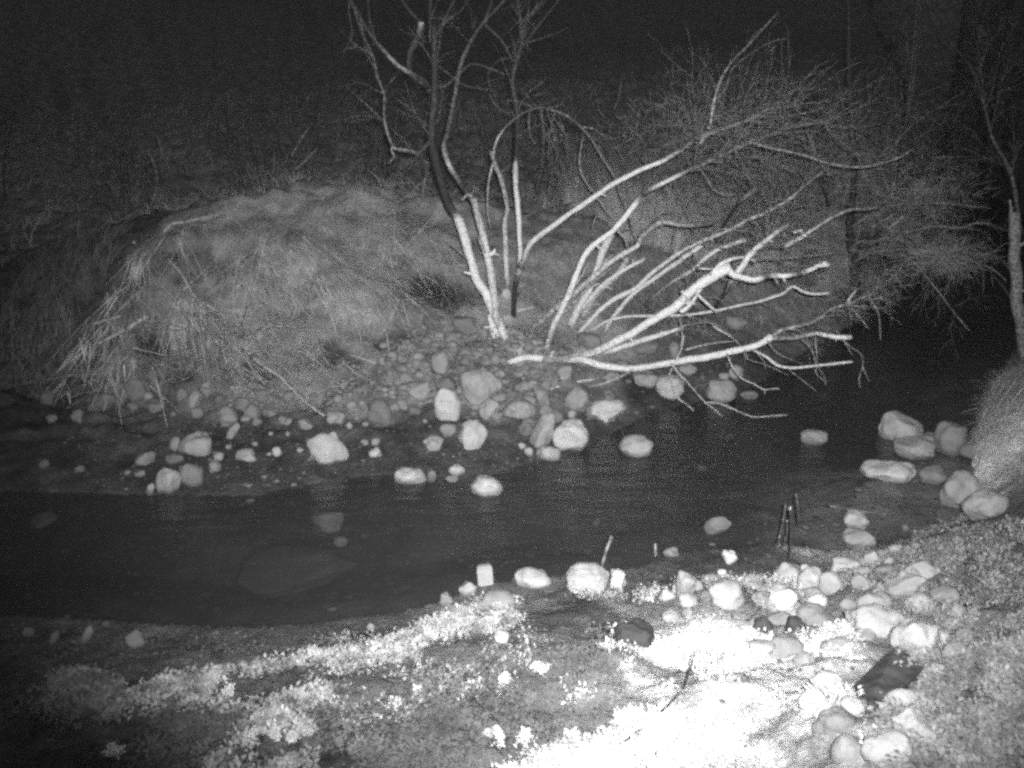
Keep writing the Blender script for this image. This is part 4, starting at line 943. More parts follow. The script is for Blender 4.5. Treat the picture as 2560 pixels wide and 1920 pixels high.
for pts, w0, w1, pe_, dy in [(R6([(1130, 340), (1220, 270), (1300, 212), (1350, 175), (1390, 150), (1435, 105)]), 18, 24, [.05, .06, .2, .58, .6, .6], -.4), (R6([(1140, 310), (1180, 260), (1210, 220), (1240, 180), (1260, 155)]), 16, 24, [.05, .06, .2, .5, .52], -.3),
                             (R3([(960, 1330), (920, 1200), (885, 1100), (870, 1040), (850, 960), (820, 840)]), 14, 24, [.1, .15, .3, .5, .52, .55], -1.0), (R3([(930, 1180), (880, 1060), (820, 960), (790, 910), (755, 850)]), 12, 17, [.1, .2, .5, .52, .52], -1.0),
                             (R3([(230, 1560), (300, 1420), (380, 1310), (430, 1260), (490, 1215)]), 18, 36, [.1, .1, .2, .58, .62], -1.4)]:
    limb(dark, pts, yd + dy * .6, yd + dy, w0, w1, pe_, 'snag', sides=7)
for pts in [[(1090, 1000), (1250, 1010), (1340, 985), (1420, 880), (1500, 800), (1600, 730), (1830, 590)], [(1100, 800), (1170, 730), (1230, 620), (1330, 550), (1480, 430)], [(1340, 990), (1300, 940), (1280, 900)], [(1290, 855), (1300, 820), (1320, 780), (1400, 730)],
            [(1500, 1130), (1530, 1020), (1535, 900), (1560, 860)], [(1330, 1260), (1500, 1300), (1700, 1305), (1950, 1340)], [(1740, 1240), (1780, 1180), (1825, 1110)]]:
    q = limb(dark, R3(pts), yd, yd - 1.0, 13, 5, .5, sides=6)
    extra_twigs(dark, q[0], q[2], 9, .7, .006, .3, .2, .03, 2, .4)

# ------------------------------------------------------------------ grass, brush and weeds
def world_poly(px): return np.array([hit(a, b)[:2] for a, b in px])
def scatter(poly, n, rng=RNG):
    lo, hi = poly.min(0), poly.max(0); o = []
    while sum(map(len, o)) < n:
        P = rng.uniform(lo, hi, (n * 2, 2)); o.append(P[inside(P, poly)])
    return np.concatenate(o)[:n]
def slopes(P, e=.15):
    gx = (terrain(P + [e, 0]) - terrain(P - [e, 0])) / (2 * e); gy = (terrain(P + [0, e]) - terrain(P - [0, e])) / (2 * e)
    return np.c_[gx, gy]
def blades(name, P, L, w, lie, m, angle=None, seg=3, curl=.5, seed=3, jitter=.6, lift=.01):
    """thin bent blades, one strip each; lie 0 = upright, 1 = pressed flat along the slope"""
    g = np.random.default_rng(seed); n = len(P)
    z = terrain(P); S_ = slopes(P)
    a = (np.arctan2(-S_[:, 1], -S_[:, 0]) if angle is None else angle) + g.normal(0, jitter, n)
    d = np.c_[np.cos(a), np.sin(a)]
    Ln = L * g.uniform(.5, 1.4, n)
    up = (1 - lie) * g.uniform(.4, 1.4, n) + .06 * g.uniform(0, 1.5, n)
    side = np.c_[-d[:, 1], d[:, 0]]
    V = np.empty((n, seg + 1, 2, 3))
    pos = np.c_[P, z + lift * g.uniform(0, 2, n)]
    bend = g.normal(0, curl, n); w0 = w * g.uniform(.6, 1.4, n); tilt = g.uniform(-.5, .5, n)
    for k in range(seg + 1):
        t = k / seg
        ww = w0 * (1 - .75 * t)
        V[:, k, 0] = pos - np.c_[side * ww[:, None], tilt * ww] * .5
        V[:, k, 1] = pos + np.c_[side * ww[:, None], tilt * ww] * .5
        hor = Ln / seg * np.clip(lie + .35 * t, 0, 1)
        dd = d + side * (bend * t)[:, None]
        dz = (S_ * dd).sum(1) * hor + up * Ln / seg * (1 - .9 * t * lie)
        pos = pos + np.c_[dd * hor[:, None], dz]
    base = np.arange(n)[:, None] * (seg + 1) * 2
    Fq = np.concatenate([base + np.array([[2 * k, 2 * k + 1, 2 * k + 3, 2 * k + 2]]) for k in range(seg)])
    o = mesh_obj(name, V.reshape(-1, 3), [Fq], m, smooth=False)
    return tag(o, kind='stuff')
mound = world_poly([(110, 1010), (150, 900), (200, 780), (330, 600), (420, 560), (640, 515), (860, 502), (1060, 530), (1120, 640), (1090, 760), (960, 800), (850, 960), (700, 985), (540, 950), (300, 1000)])
def thin(P, seed, lo, edge=.75):
    """keep clumps, drop the hollows, and let the cover fade out towards its own edge"""
    d = np.full(len(P), 9.0)
    for a, b in zip(mound, np.roll(mound, -1, 0)): d = np.minimum(d, seg_dist(P, a, b))
    k = (fbm(P[:, 0] * 1.3, P[:, 1] * 1.3, oct=4, seed=seed) > lo) & (hollow(P[:, 0], P[:, 1]) < RNG.uniform(.1, .9, len(P)))
    return P[k & (RNG.uniform(0, 1, len(P)) < (ss(0, edge, d) + .12) * (.25 + .75 * ss(-6.6, -4.2, P[:, 0])))]
P = thin(scatter(mound, 40000), 61, -.45)
blades('matted_grass', P, .26, .009, .92, M_grass, angle=-.55 + 1.6 * fbm(P[:, 0] * .8, P[:, 1] * .8, oct=3, seed=62), jitter=.9, curl=1.0, lift=.03)
P = thin(scatter(mound, 12000), 66, -.1)
blades('grass', P, .22, .008, .4, M_grass, jitter=1.6, seed=4, curl=.9)
P = thin(scatter(mound, 5600), 63, -.2)
blades('dead_strands', P, 1.05, .013, .95, M_strand, angle=-.9 + 1.5 * fbm(P[:, 0] * .5, P[:, 1] * .5, oct=2, seed=64), jitter=.55, seg=7, curl=.35, seed=23, lift=.06)
# right bank grass tussock and its overhang
rb = world_poly([(2440, 1110), (2450, 1040), (2480, 960), (2590, 900), (2640, 1120), (2600, 1220), (2500, 1190)])
blades('grass', scatter(rb, 3000), .32, .009, .5, M_brush, seed=5, jitter=1.5, angle=np.full(3000, 2.9), curl=1.1)
bk = world_poly([(1090, 800), (1120, 640), (1300, 620), (1600, 600), (1900, 640), (2060, 690), (2000, 800), (1800, 850), (1500, 860), (1250, 900), (1050, 930), (980, 900)])
P = scatter(bk, 15000); blades('grass', P, .17, .007, .6, M_grass, seed=6, jitter=1.4)
bgp = np.array([(-20, 13.5), (-13, 14), (-8, 14.6), (-2, 15), (4, 16), (9, 19), (16, 34), (-24, 36)])
P = scatter(bgp, 42000); P = P[fbm(P[:, 0] * .7, P[:, 1] * .7, oct=4, seed=67) > RNG.normal(-.1, .35, len(P))]
blades('undergrowth', P, .5, .013, .62, M_pale_brush, seed=7, jitter=2.6, curl=1.0)

lf_ = world_poly([(-60, 1000), (0, 800), (110, 640), (330, 590), (260, 720), (180, 860), (150, 1000)])
P = scatter(lf_, 5200); blades('undergrowth', P, .4, .012, .6, M_dull, seed=27, jitter=2.2, curl=1.0)
bg2 = np.array([(2.0, 14.6), (4, 14.6), (6.6, 15.4), (8.6, 17.5), (9, 20), (3, 19), (1, 17)])
P = scatter(bg2, 42000); P = P[river_sd(P) > .5]
blades('brush', P, .85, .0075, .3, M_pale_brush, seed=17, jitter=2.6, curl=1.1, seg=4)

def shrub(x, y, H, n, label, group=None, peel_shade=.36, lean=(0, 0), name='bare_shrub', r=.012, spread=.35, depth=2, cat='shrub', kids=(2, 4)):
    z = TZ(x, y)
    e = empty(name, (x, y, z), label, cat, group)
    st = Tubes(); tw = Tubes()
    for k in range(n):
        p = np.array([x + random.uniform(-.2, .2), y + random.uniform(-.2, .2), z - .05])
        d = np.array([random.uniform(-1, 1) * spread + lean[0], random.uniform(-1, 1) * spread + lean[1], 1.0]); d /= np.linalg.norm(d)
        Q = [p]; L = H * random.uniform(.6, 1.1)
        for i in range(5):
            d = d + RNG.normal(0, .10, 3); d /= np.linalg.norm(d); Q.append(Q[-1] + d * L / 5)
        st.add(Q, np.linspace(r, r * .25, 6), peel_shade, step=.16, sides=5, knots=0)
        for i in (2, 3, 4):
            for q in range(2):
                twig(tw, Q[i], d + RNG.normal(0, .7, 3), L * .33, r * .45, depth - 1, peel_shade, 0, kids=kids)
    st.build('stems', M_wood, e); tag(tw.build('twigs', M_wood, e), kind='stuff')
ORD = ['leftmost', 'second from the left', 'third from the left', 'fourth from the left', 'fifth from the left', 'sixth from the left', 'seventh from the left', 'eighth from the left', 'ninth from the left', 'tenth from the left', 'eleventh from the left', 'second from the right', 'rightmost']
SH = 'faint leafless shrub behind the grassy mound'
SHB = [(-9.4, 13.8), (-7.6, 15.4), (-6.6, 14.6), (-5.4, 16.0), (-4.0, 16.0), (-2.6, 16.4), (-10.8, 16.5), (-1.2, 16.8), (-8.8, 18.5), (-5.8, 19.0), (-3.0, 19.5), (0.6, 17.2), (-12.5, 20)]
for x, y, H in [(-9.4, 13.8, 1.6), (-7.6, 15.4, 2.0), (-6.6, 14.6, 1.6), (-5.4, 16.0, 2.2), (-4.0, 16.0, 2.0), (-2.6, 16.4, 2.2), (-10.8, 16.5, 2.2), (-1.2, 16.8, 1.8), (-8.8, 18.5, 2.6), (-5.8, 19.0, 2.8), (-3.0, 19.5, 2.6), (0.6, 17.2, 1.8), (-12.5, 20, 3)]:
    rk = sum(q[0] / q[1] < x / y for q in SHB)
    shrub(x, y, H, 7, SH + ', ' + ORD[rk], 'leafless shrubs behind the mound', peel_shade=.33)
TH = 'grey tangle of twigs behind the leaning stems'
THB = [(3.2, 15.6), (4.4, 15.2), (5.2, 16.2), (6.2, 16.6), (6.6, 18.2), (4.2, 17.4), (2.2, 16.2), (7.6, 18.8), (3.6, 14.4), (5.0, 14.6), (1.4, 15.6)]
for x, y, H in [(3.2, 15.6, 2.6), (4.4, 15.2, 2.4), (5.2, 16.2, 3.2), (6.2, 16.6, 2.6), (6.6, 18.2, 3.2), (4.2, 17.4, 3.4), (2.2, 16.2, 2.2), (7.6, 18.8, 2.8), (3.6, 14.4, 1.4), (5.0, 14.6, 1.3), (1.4, 15.6, 1.6)]:
    rk = sum(q[0] / q[1] < x / y for q in THB)
    shrub(x, y, H, 17, TH + ', ' + (ORD[rk] if rk < 9 else ORD[rk + 2]), 'bare thicket behind the leaning stems', peel_shade=.5, lean=(.35, -.1), spread=.6, r=.011, kids=(3, 5))

def tip(px, py, Y): return at(px, py, Y)
# dead stems and roots strewn on the mound
for pts, w0, w1, pl, lb, nm in [
    (R4([(1075, 120), (1160, 210), (1240, 350), (1290, 420), (1290, 520), (1310, 580)]), 20, 14, .55, 'long crooked dead stem trailing down the mound', 'fallen_branch'),
    (R4([(1330, 480), (1420, 600), (1430, 700), (1460, 800)]), 18, 10, .5, 'dead stem below the long crooked one, dropping towards the bar', 'fallen_branch'),
    (R4([(1500, 220), (1530, 265), (1522, 320)]), 14, 8, .55, 'short hooked twig high on the mound', 'stick'),
    (R4([(1550, 290), (1600, 350), (1680, 435)]), 12, 7, .5, 'thin twig just below the short hooked one on the mound', 'stick'),
    (R4([(1745, 190), (1790, 330), (1820, 390), (1850, 460)]), 14, 10, .52, 'pale twig slanting down the middle of the mound', 'stick'),
    (R4([(2000, 270), (2060, 258), (2135, 285)]), 10, 7, .58, 'small bowed twig at the right of the mound', 'stick'),
    (R4([(1620, 750), (1710, 820), (1800, 880), (1880, 960), (1960, 1040), (2080, 1130)]), 24, 14, .58, 'thick pale stem at the lower front of the mound running down to the bar', 'fallen_branch'),
    (R4([(1330, 560), (1480, 660), (1560, 740), (1640, 850), (1700, 930)]), 16, 10, .5, 'dead stem sweeping right across the lower mound', 'fallen_branch'),
    (R4([(1990, 790), (2080, 850), (2212, 950)]), 16, 10, .5, 'dull stem beside the dark hollow at the right of the mound', 'fallen_branch'),
    (R4([(1560, 700), (1700, 790), (1800, 800), (1900, 900)]), 16, 8, .5, 'bent stem above the thick pale one on the lower mound', 'fallen_branch'),
    (R4([(620, 672), (700, 630), (800, 580)]), 18, 26, .5, 'lower left of two driftwood poles at the left of the mound', 'driftwood'),
    (R4([(820, 572), (880, 530), (960, 488)]), 26, 22, .56, 'upper right of two driftwood poles at the left of the mound', 'driftwood'),
    (R4([(590, 545), (680, 515), (780, 488)]), 20, 16, .46, 'dull driftwood pole lying above the other two on the mound', 'driftwood'),
    (R1([(1050, 1500), (1100, 1440), (1180, 1430), (1350, 1390), (1600, 1345), (1760, 1300), (1930, 1280), (2100, 1272)]), 20, 14, .56, 'long dead bough lying along the ridge of the mound', 'dead_bough'),
    (R1([(860, 1560), (960, 1490), (1060, 1430), (1120, 1380), (1160, 1310)]), 18, 8, .46, 'dim dead bough at the left end of the ridge', 'dead_bough'),
    (R1([(1300, 1420), (1450, 1365), (1650, 1320), (1800, 1260), (2000, 1210)]), 14, 8, .5, 'thinner dead bough lifted above the long one on the ridge', 'dead_bough')]:
    a = [hit(*q) for q in pts]
    ys = [q[1] for q in a]
    o = limb(None, pts, ys[0] - .32, ys[-1] - .32, w0 * 1.1, w1 * 1.1, pl + .14, nm, sides=7, origin=tuple(a[0]))[3]
    tag(o, lb, {'driftwood': 'driftwood'}.get(nm, 'branch'))
for pts, lb in [(R1([(1875, 1000), (1940, 890), (1995, 810)]), 'faint straight twig rising above the ridge in the dark'), (R1([(1900, 1090), (1970, 1030), (2040, 955)]), 'second faint twig just below the straight one above the ridge'),
                (R1([(1010, 870), (1040, 960), (1030, 1040)]), 'faint curved twig in the dark above the left end of the ridge'), (R1([(960, 990), (1000, 1080), (1010, 1190), (960, 1350)]), 'faint long twig standing below the curved one at the left end of the ridge')]:
    o = limb(None, pts, 14.4, 14.4, 14, 8, .45, 'twig', sides=6, origin=tuple(at(*pts[0], 14.4)))[3]; tag(o, lb, 'twig')
tb = Tubes()
for pts in [[(1380, 560), (1700, 940)], [(1480, 620), (1760, 960)], [(1560, 640), (1940, 1020)], [(1640, 640), (2000, 1060)], [(1330, 620), (1560, 960)], [(1760, 560), (2050, 900)], [(1280, 500), (1440, 820)], [(1430, 700), (1640, 1000)], [(1200, 300), (1400, 560)], [(1500, 760), (1880, 1040)], [(1900, 640), (2150, 960)], [(1700, 400), (1900, 800)]] * 4:
    a, b = R4(pts); j = lambda q: (q[0] + random.uniform(-22, 22), q[1] + random.uniform(-18, 18))
    A0, B0 = hit(*j(a)), hit(*j(b)); A0[2] += .12; B0[2] += .05; A0[1] -= .06; B0[1] -= .06
    twig(tb, A0, B0 - A0, np.linalg.norm(B0 - A0), .013, 2, .62, .0, spread=.25)
tag(tb.build('dead_vines', M_wood), 'mat of pale dead vines hanging down the lower right of the mound', None, None, 'stuff')

def leaves(P, z, size, m, name, n_per=9, spread=.05, seed=8, tilt=.7, aspect=.5, tall=.05):
    """leafy sprigs: n_per bent leaves round each point"""
    g = np.random.default_rng(seed); n = len(P) * n_per
    C_ = np.repeat(np.c_[P, z], n_per, 0)
    s = size * g.uniform(.5, 1.5, n)
    a = g.uniform(0, 2 * math.pi, n); el = g.uniform(-.2, tilt * 1.5, n)
    C_ = C_ + np.c_[np.cos(a), np.sin(a), np.zeros(n)] * (g.uniform(.1, 1, n) * spread)[:, None] + np.c_[np.zeros(n), np.zeros(n), g.uniform(0, 1, n) ** 1.5 * tall]
    a = a + g.normal(0, 1.3, n)
    u = np.c_[np.cos(a) * np.cos(el), np.sin(a) * np.cos(el), np.sin(el)]
    v = np.cross(u, np.c_[np.zeros((n, 2)), np.ones(n)]); v /= np.linalg.norm(v, axis=1)[:, None] + 1e-9
    w = np.cross(v, u)
    S3 = s[:, None]
    V = np.stack([C_, C_ + (u * .4 + v * aspect * .5 + w * .12) * S3, C_ + (u * .4 - v * aspect * .5 + w * .12) * S3, C_ + (u * .75 + v * aspect * .38 - w * .02) * S3, C_ + (u * .75 - v * aspect * .38 - w * .02) * S3, C_ + (u - w * .22) * S3], 1)
    b = np.arange(n)[:, None] * 6
    T3 = np.concatenate([b + [[0, 2, 1]], b + [[3, 4, 5]]]); Q4 = b + np.array([[1, 2, 4, 3]])
    return V.reshape(-1, 3), [Q4, T3], m, name
def weed_patch(poly_px, n, size, m, name, thr=-2, seed=8, freq=3.0, nz=71, **kw):
    n = int(n * 2.0); size = size * .58
    poly = world_poly(poly_px); P = scatter(poly, n, np.random.default_rng(seed))
    P = P[fbm(P[:, 0] * freq, P[:, 1] * freq, oct=3, seed=nz) > thr]
    P = P[river_sd(P) > .03]
    V, Fs, m, name = leaves(P, terrain(P), size, m, name, seed=seed, **kw)
    return tag(mesh_obj(name, V, Fs, m, smooth=False), kind='stuff')
weed_patch([(240, 1740), (420, 1690), (680, 1650), (900, 1625), (1060, 1560), (1180, 1500), (1290, 1500), (1300, 1560), (1240, 1620), (1080, 1690), (900, 1730), (700, 1790), (560, 1780), (300, 1790)], 900, .046, M_strip, 'weeds', -.08, 8, freq=2.4, n_per=8, spread=.07, tall=.025)
weed_patch([(60, 1770), (160, 1680), (300, 1710), (300, 1800), (180, 1820)], 170, .05, M_leafgrey, 'weeds', -1, 9)
weed_patch([(560, 1880), (640, 1800), (760, 1790), (800, 1850), (780, 1940), (500, 1940)], 170, .044, M_strip, 'weeds', -.2, 10, n_per=8)
weed_patch([(1330, 1910), (1480, 1840), (1560, 1720), (1600, 1620), (1740, 1580), (1880, 1590), (2000, 1640), (1960, 1780), (1850, 1840), (1800, 1960), (1100, 1990)], 1700, .036, M_leaf, 'weeds', -.22, 11, n_per=10, spread=.05)
weed_patch([(850, 1600), (1300, 1560), (1500, 1700), (1480, 1880), (900, 1900), (700, 1800)], 300, .034, M_strip, 'weeds', .1, 12, n_per=6)
weed_patch([(1580, 1480), (1700, 1460), (2000, 1440), (2020, 1560), (1900, 1600), (1640, 1600)], 420, .04, M_strip, 'weeds', -.1, 13, n_per=8)
weed_patch([(2100, 1400), (2300, 1340), (2460, 1280), (2560, 1300), (2600, 1700), (2400, 1640), (2200, 1500), (2080, 1470)], 900, .042, M_leafgrey, 'weeds', -.3, 14, n_per=9)
weed_patch([(1250, 1990), (1300, 1850), (1500, 1640), (1560, 1540), (2050, 1520), (2120, 1700), (2200, 1990)], 900, .034, M_leaf, 'weeds', .05, 21, n_per=7)
weed_patch([(2000, 1620), (2150, 1560), (2130, 1720), (2060, 1900), (1980, 1900)], 280, .04, M_leaf, 'weeds', -.2, 15)
weed_patch([(2250, 1640), (2600, 1600), (2650, 1990), (2150, 1990)], 900, .046, M_leafgrey, 'weeds', -.5, 16)
weed_patch([(1180, 1500), (1280, 1470), (1420, 1480), (1560, 1490), (1540, 1530), (1300, 1530)], 160, .04, M_strip, 'weeds', -.3, 17)
weed_patch([(1000, 900), (1200, 850), (1350, 900), (1300, 960), (1050, 960)], 500, .045, M_dull, 'weeds', -.3, 18, n_per=7)

weed_patch([(300, 1800), (900, 1740), (1250, 1620), (1500, 1560), (1560, 1700), (1450, 1900), (1100, 1960), (200, 1960)], 2400, .034, M_litter, 'leaf_litter', -.3, 19, freq=2.2, n_per=4, spread=.05, tall=.012, tilt=.3)
weed_patch([(0, 1560), (900, 1580), (1250, 1490), (1300, 1520), (900, 1640), (500, 1680), (0, 1760)], 500, .034, M_litter, 'leaf_litter', 0, 20, n_per=4, tall=.012, tilt=.3)
# plants that stand out one by one
def weed(px, py, w, h, label, m=M_strip, n=70):
    b = hit(px, py + h * .5); k = (b[1] * CP + (CAM_H - b[2]) * SP) / F
    H, W = h * k * .85, w * k / 2 * .85
    z = TZ(b[0], b[1])
    e = empty('weed', (b[0], b[1], z), label, 'plant', 'bright weeds standing out on the near bank')
    st = Tubes(); V = []; Fq, Ft, base = [], [], 0
    q = np.array([b[0], b[1], z])
    g = RNG.normal(0, 1, (n, 3)); g /= np.linalg.norm(g, axis=1)[:, None]; g *= (RNG.uniform(0, 1, n) ** .4)[:, None]
    P = q + np.c_[g[:, 0] * W, g[:, 1] * W * .8, (np.abs(g[:, 2]) * .95 + .05) * H] + RNG.normal(0, .006, (n, 3))
    for i in range(6):
        st.add([q, (q + P[i]) / 2 + RNG.normal(0, .005, 3), P[i]], [.004, .003, .002], .6, step=.03, sides=4, knots=0)
    P = P[fbm(P[:, 0] * 22, P[:, 1] * 22, P[:, 2] * 22, oct=2, seed=95) > -.25]
    v, f, _, _ = leaves(P[:, :2], P[:, 2], .017, m, '', n_per=4, spread=.012, seed=random.randint(0, 99999), tall=.01)
    V.append(v); Fq.append(f[0]); Ft.append(f[1])
    st.build('stems', M_wood, e)
    tag(mesh_obj('leaves', np.concatenate(V), [np.concatenate(Fq), np.concatenate(Ft)], m, e, smooth=False), kind='stuff')
for zf, x, y, w, h, lb in [(ZD, 1380, 450, 170, 130, 'round bright weed at the upper edge of the pale strip on the near bank'), (ZD, 2025, 330, 90, 70, 'tiny bright weed above the pale strip near its right end'), (ZD, 1475, 560, 60, 100, 'narrow upright weed below the round bright one'),
                           (ZD, 1770, 820, 70, 160, 'tall finger-like weed at the left of the lower pale patch'), (ZD, 1990, 820, 60, 120, 'slim finger-like weed right of the tall one'), (ZD, 1885, 860, 60, 80, 'short round weed between the two finger-like ones'),
                           (ZD, 1620, 870, 130, 110, 'broad weed at the left end of the lower pale patch'), (ZD, 740, 950, 130, 90, 'dull weed at the lower left, at the end of a thin stick'), (ZE, 1190, 870, 100, 110, 'bright weed in the brown soil, left of a pair near the bottom'),
                           (ZE, 1495, 850, 85, 110, 'bright weed in the brown soil, right of a pair near the bottom'), (ZE, 1060, 490, 60, 70, 'small square-looking bright weed in the middle of the brown soil'), (ZE, 1285, 420, 110, 90, 'leaning bright weed right of the small square-looking one'),
                           (ZE, 955, 860, 50, 40, 'tiny bright weed left of the pair near the bottom'), (ZE, 360, 660, 70, 50, 'small bright weed at the left of the brown soil'), (ZE, 500, 572, 36, 36, 'tiny white speck of a weed above the small bright one at the left'),
                           (ZE, 1015, 860, 40, 160, 'slender bright stalk of a weed beside the tiny one'), (ZE, 1840, 400, 130, 120, 'dazzling weed just below the dark round boulder'), (ZE, 2040, 360, 110, 120, 'dazzling weed right of the one below the dark round boulder'),
                           (ZQ, 1600, 930, 60, 110, 'curled grey weed at the water edge of the right bank'), (ZQ, 1860, 1350, 120, 160, 'pale crinkled weed on the upper right bank')]:
    (px, py), = zf([(x, y)]); weed(px, py, w * ZOOM, h * ZOOM, lb, M_leafgrey if zf is ZQ else M_leaf)

# small stones, too many to count
def gravel(name, poly_px, n, smin, smax, m, seed, sub=1):
    g = np.random.default_rng(seed); poly = world_poly(poly_px) if isinstance(poly_px, list) else poly_px
    P = scatter(poly, n, g); z = terrain(P)
    sh = [stone_shape(sub, 900 + k, 5)[0] for k in range(8)]; Fc = ICO[sub][1]
    V, Fs = [], []; nv = len(sh[0])
    for k in range(n):
        s = smin * (smax / smin) ** (g.uniform() ** 2.2)
        a = g.uniform(0, 6.28); ca, sa = math.cos(a), math.sin(a)
        q = sh[k % 8] * np.array([s, s * g.uniform(.6, 1), s * g.uniform(.4, .75)])
        V.append(np.c_[q[:, 0] * ca - q[:, 1] * sa, q[:, 0] * sa + q[:, 1] * ca, q[:, 2]] + [P[k, 0], P[k, 1], z[k] + s * .1]); Fs.append(Fc + k * nv)
    return tag(mesh_obj(name, np.concatenate(V), [np.concatenate(Fs)], m), kind='stuff')
gravel('gravel', [(100, 1050), (500, 1010), (900, 1000), (1200, 1000), (1500, 1000), (1500, 1100), (1200, 1190), (900, 1180), (640, 1225), (250, 1225)], 900, .008, .03, M_barstone, 1)
gravel('gravel', [(950, 880), (1200, 860), (1550, 850), (1900, 850), (1850, 960), (1550, 1040), (1250, 1060), (950, 1030)], 500, .015, .06, M_barstone, 2)
gravel('gravel', [(960, 860), (1100, 800), (1250, 830), (1420, 880), (1330, 1000), (1250, 1010), (1000, 1000)], 900, .025, .12, M_gravel, 6, 2)
gravel('gravel', [(560, 960), (950, 900), (1000, 1010), (560, 1030)], 500, .015, .07, M_gravel, 7)
gravel('gravel', [(0, 1550), (1000, 1545), (1300, 1460), (2000, 1390), (2300, 1350), (2500, 1350), (2500, 1900), (0, 1900)], 2200, .006, .022, M_mudstone, 3)
gravel('riverbed_gravel', RIVER[(np.abs(RIVER[:, 0]) < 9) & (RIVER[:, 1] < 18)], 1500, .015, .06, M_bedstone, 4)

# ------------------------------------------------------------------ things people left on the near bank, and loose wood
def box_mesh(w, d, h, bev=.014):
    """a block with softened edges, base at z = 0"""
    import bmesh
    bm = bmesh.new(); bmesh.ops.create_cube(bm, size=1)
    for v in bm.verts: v.co = Vector((v.co.x * w, v.co.y * d, (v.co.z + .5) * h))
    bmesh.ops.bevel(bm, geom=bm.edges[:], offset=bev, segments=2, affect='EDGES')
    me = bpy.data.meshes.new('block'); bm.to_mesh(me); bm.free(); return me
def place_block(name, px, py, w, h, m, label, cat, depth=.6, rot=(0, 0, 0)):
    b = hit(px, py + h * .5); k = (b[1] * CP + (CAM_H - b[2]) * SP) / F
    me = box_mesh(w * k, w * k * depth, h * k * 1.12); me.materials.append(m)
    o = bpy.data.objects.new(name, me); o.location = (b[0], b[1] + w * k * .3, b[2] - h * k * .06); o.rotation_euler = rot
    COL.objects.link(o); return tag(o, label, cat)
place_block('cut_block', 850 + 937 * ZOOM, 1000 + 1138 * ZOOM, 98 * ZOOM, 125 * ZOOM, M_block, 'square-cut pale block standing upright at the near water edge', 'block', .6, (R(-4), R(-4), R(8)))
yk = hit(1508, 1425)[1]
stick(ZC([(1678, 1090), (1700, 1010), (1722, 940), (1748, 878)]), 24, 22, [.4, .5, .55, .5], 'tall pale stake leaning right behind the great white boulder', 'stake', Y=yk, cat='stake')
stick(ZC([(2030, 1000), (2030, 960), (2028, 925)]), 20, 18, .6, 'short white stake at the near water edge right of the tall one', 'stake', cat='stake', Y=hit(1638, 1390)[1])
yg = hit(1972, 1440)[1]
gp = empty('gauge_post', hit(1972, 1440), 'dark broken post between pale slats standing in the near shallows', 'post')
limb(gp, ZQ([(690, 1160), (700, 1040), (712, 900), (715, 760), (710, 690)]), yg, yg, 10, 20, [.05, .06, .1, .06, .06], 'post_core', sides=8)
limb(gp, ZQ([(632, 925), (650, 830), (672, 740), (680, 660)]), yg, yg + .05, 15, 10, [.45, .28, .25, .24], 'slat', sides=6)
limb(gp, ZQ([(660, 945), (690, 850), (690, 780)]), yg - .03, yg, 9, 8, .25, 'slat', sides=6)
limb(gp, ZQ([(765, 800), (760, 700), (748, 600)]), yg + .05, yg + .08, 9, 13, [.2, .2, .35], 'slat', sides=6)
limb(gp, ZQ([(705, 705), (710, 692), (716, 686)]), yg - .04, yg - .04, 16, 10, .6, 'bright_cap', sides=6)
limb(gp, ZQ([(685, 780), (694, 772)]), yg - .05, yg - .05, 12, 10, .6, 'bright_cap', sides=6)
stick(ZQ([(795, 930), (840, 970), (900, 1010), (940, 1055), (975, 1095)]), 18, 14, .5, 'crooked pale twig slanting down to the white heap')
stick(ZQ([(715, 1210), (745, 1270), (780, 1310), (830, 1340)]), 16, 12, .03, 'curved dark twig lying over the white boulders', Y=hit(1990, 1505)[1] - .12)
stick(ZE([(2035, 735), (2080, 705), (2130, 655), (2185, 595)]), 20, 9, .04, 'thin dark stick lying on the blazing white weeds', Y=hit(1670, 1770)[1] - .12, dY=.1)
stick(ZE([(1800, 925), (1860, 890), (1900, 850), (1955, 822)]), 18, 9, .06, 'lower thin dark stick near the bottom of the blazing weeds', Y=hit(1580, 1850)[1] - .1, dY=.06)
stick(ZG([(20, 570), (55, 480), (85, 380), (95, 330)]), 16, 8, .04, 'dark twig standing in the left of the blazing weeds', Y=hit(1712, 1715)[1] - .1)
stick(ZG([(1300, 760), (1400, 785), (1505, 805)]), 20, 16, .8, 'white twig lying just below the dark board')
stick(ZG([(1350, 640), (1400, 610), (1470, 575)]), 20, 14, .75, 'white twig poking from under the right edge of the dark board')
stick(ZD([(1150, 840), (1230, 795), (1340, 735)]), 30, 20, .6, 'bleached stick lying alone on the dark near bank at the left')
stick(ZD([(800, 950), (870, 890), (950, 850)]), 16, 8, .45, 'thin grey stick running up from the dull weed at the lower left')
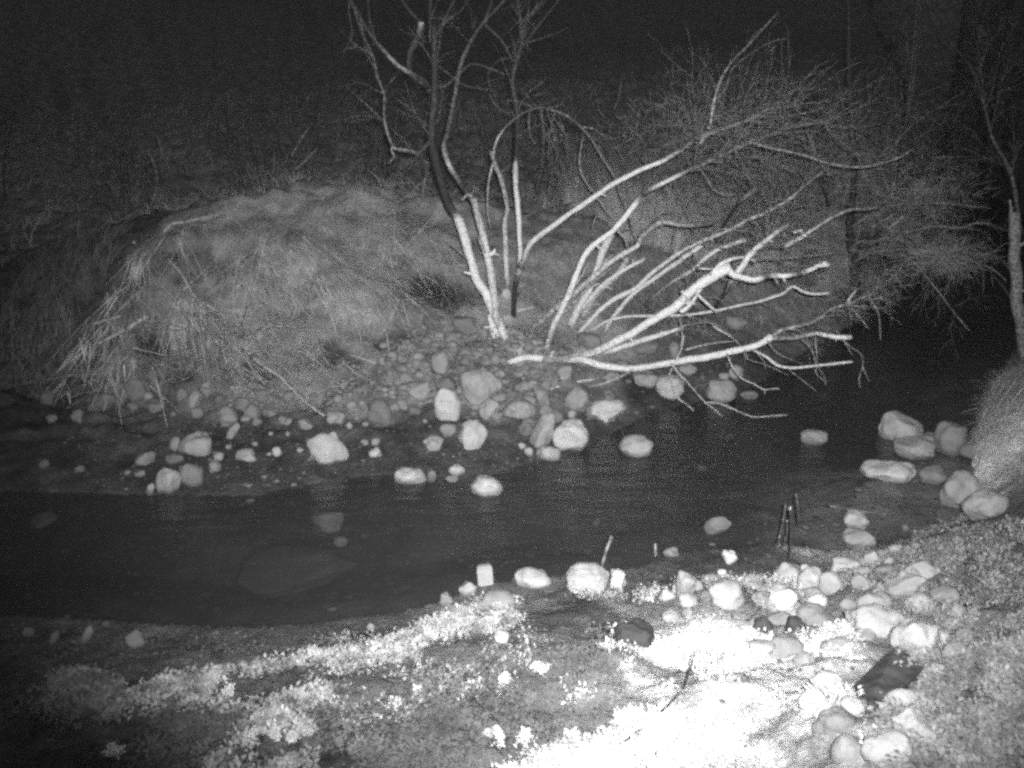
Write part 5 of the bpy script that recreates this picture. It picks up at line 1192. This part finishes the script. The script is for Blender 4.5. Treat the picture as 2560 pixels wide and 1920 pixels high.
stick(ZE([(545, 760), (580, 650), (640, 580), (690, 530)]), 28, 20, .5, 'pale bowed stick in the brown soil at the left')
stick(ZE([(640, 770), (680, 710), (705, 680)]), 26, 18, .5, 'short pale stick right of the bowed one in the brown soil')
stick(ZE([(790, 640), (800, 580), (830, 520), (870, 500)]), 26, 22, .6, 'hooked pale stick at the upper end of the brown soil')
stick(ZE([(1000, 720), (1020, 650), (1040, 600)]), 24, 18, .5, 'short upright-looking pale stick in the middle of the brown soil')
stick(ZQ([(960, 680), (1200, 720), (1400, 740), (1600, 770)]), 7, 5, .5, 'long thin straw floating in the sandy shallows', Y=hit(2180, 1285)[1])
stick(ZQ([(1600, 720), (1640, 750), (1690, 782)]), 9, 6, .5, 'short straw beside the long floating one')
# dark board
bb = hit(2235, 1740)
corner = ZG([(1110, 555), (1300, 360), (1400, 290), (1570, 425), (1420, 580), (1330, 650), (1290, 780), (1185, 745), (1215, 640)])
import bmesh
bm = bmesh.new(); top, bot = [], []
cp = [hit(*c_) for c_ in corner]
pl = np.linalg.lstsq(np.c_[np.array(cp)[:, :2], np.ones(len(cp))], np.array(cp)[:, 2], rcond=None)[0]
for p in cp:
    z = pl @ [p[0], p[1], 1] + .09
    d_ = p - np.array([0, 0, CAM_H]); 
    q = np.array([0, 0, CAM_H]) + d_ * ((CAM_H - z) / (CAM_H - p[2]))
    top.append(bm.verts.new(q - bb)); bot.append(bm.verts.new(q - bb - np.array([0, 0, .06])))
bm.faces.new(top); bm.faces.new(bot[::-1])
for k in range(len(top)): bm.faces.new([top[k], bot[k], bot[(k + 1) % len(top)], top[(k + 1) % len(top)]])
bmesh.ops.recalc_face_normals(bm, faces=bm.faces[:])
bmesh.ops.bevel(bm, geom=bm.edges[:], offset=.006, segments=2, affect='EDGES')
me = bpy.data.meshes.new('dark_board'); bm.to_mesh(me); bm.free(); me.materials.append(M_darkwood)
o = bpy.data.objects.new('dark_board', me); o.location = bb; COL.objects.link(o)
tag(o, 'dark broken board with torn corners lying on the right near bank', 'board')
bpy.context.view_layer.update()
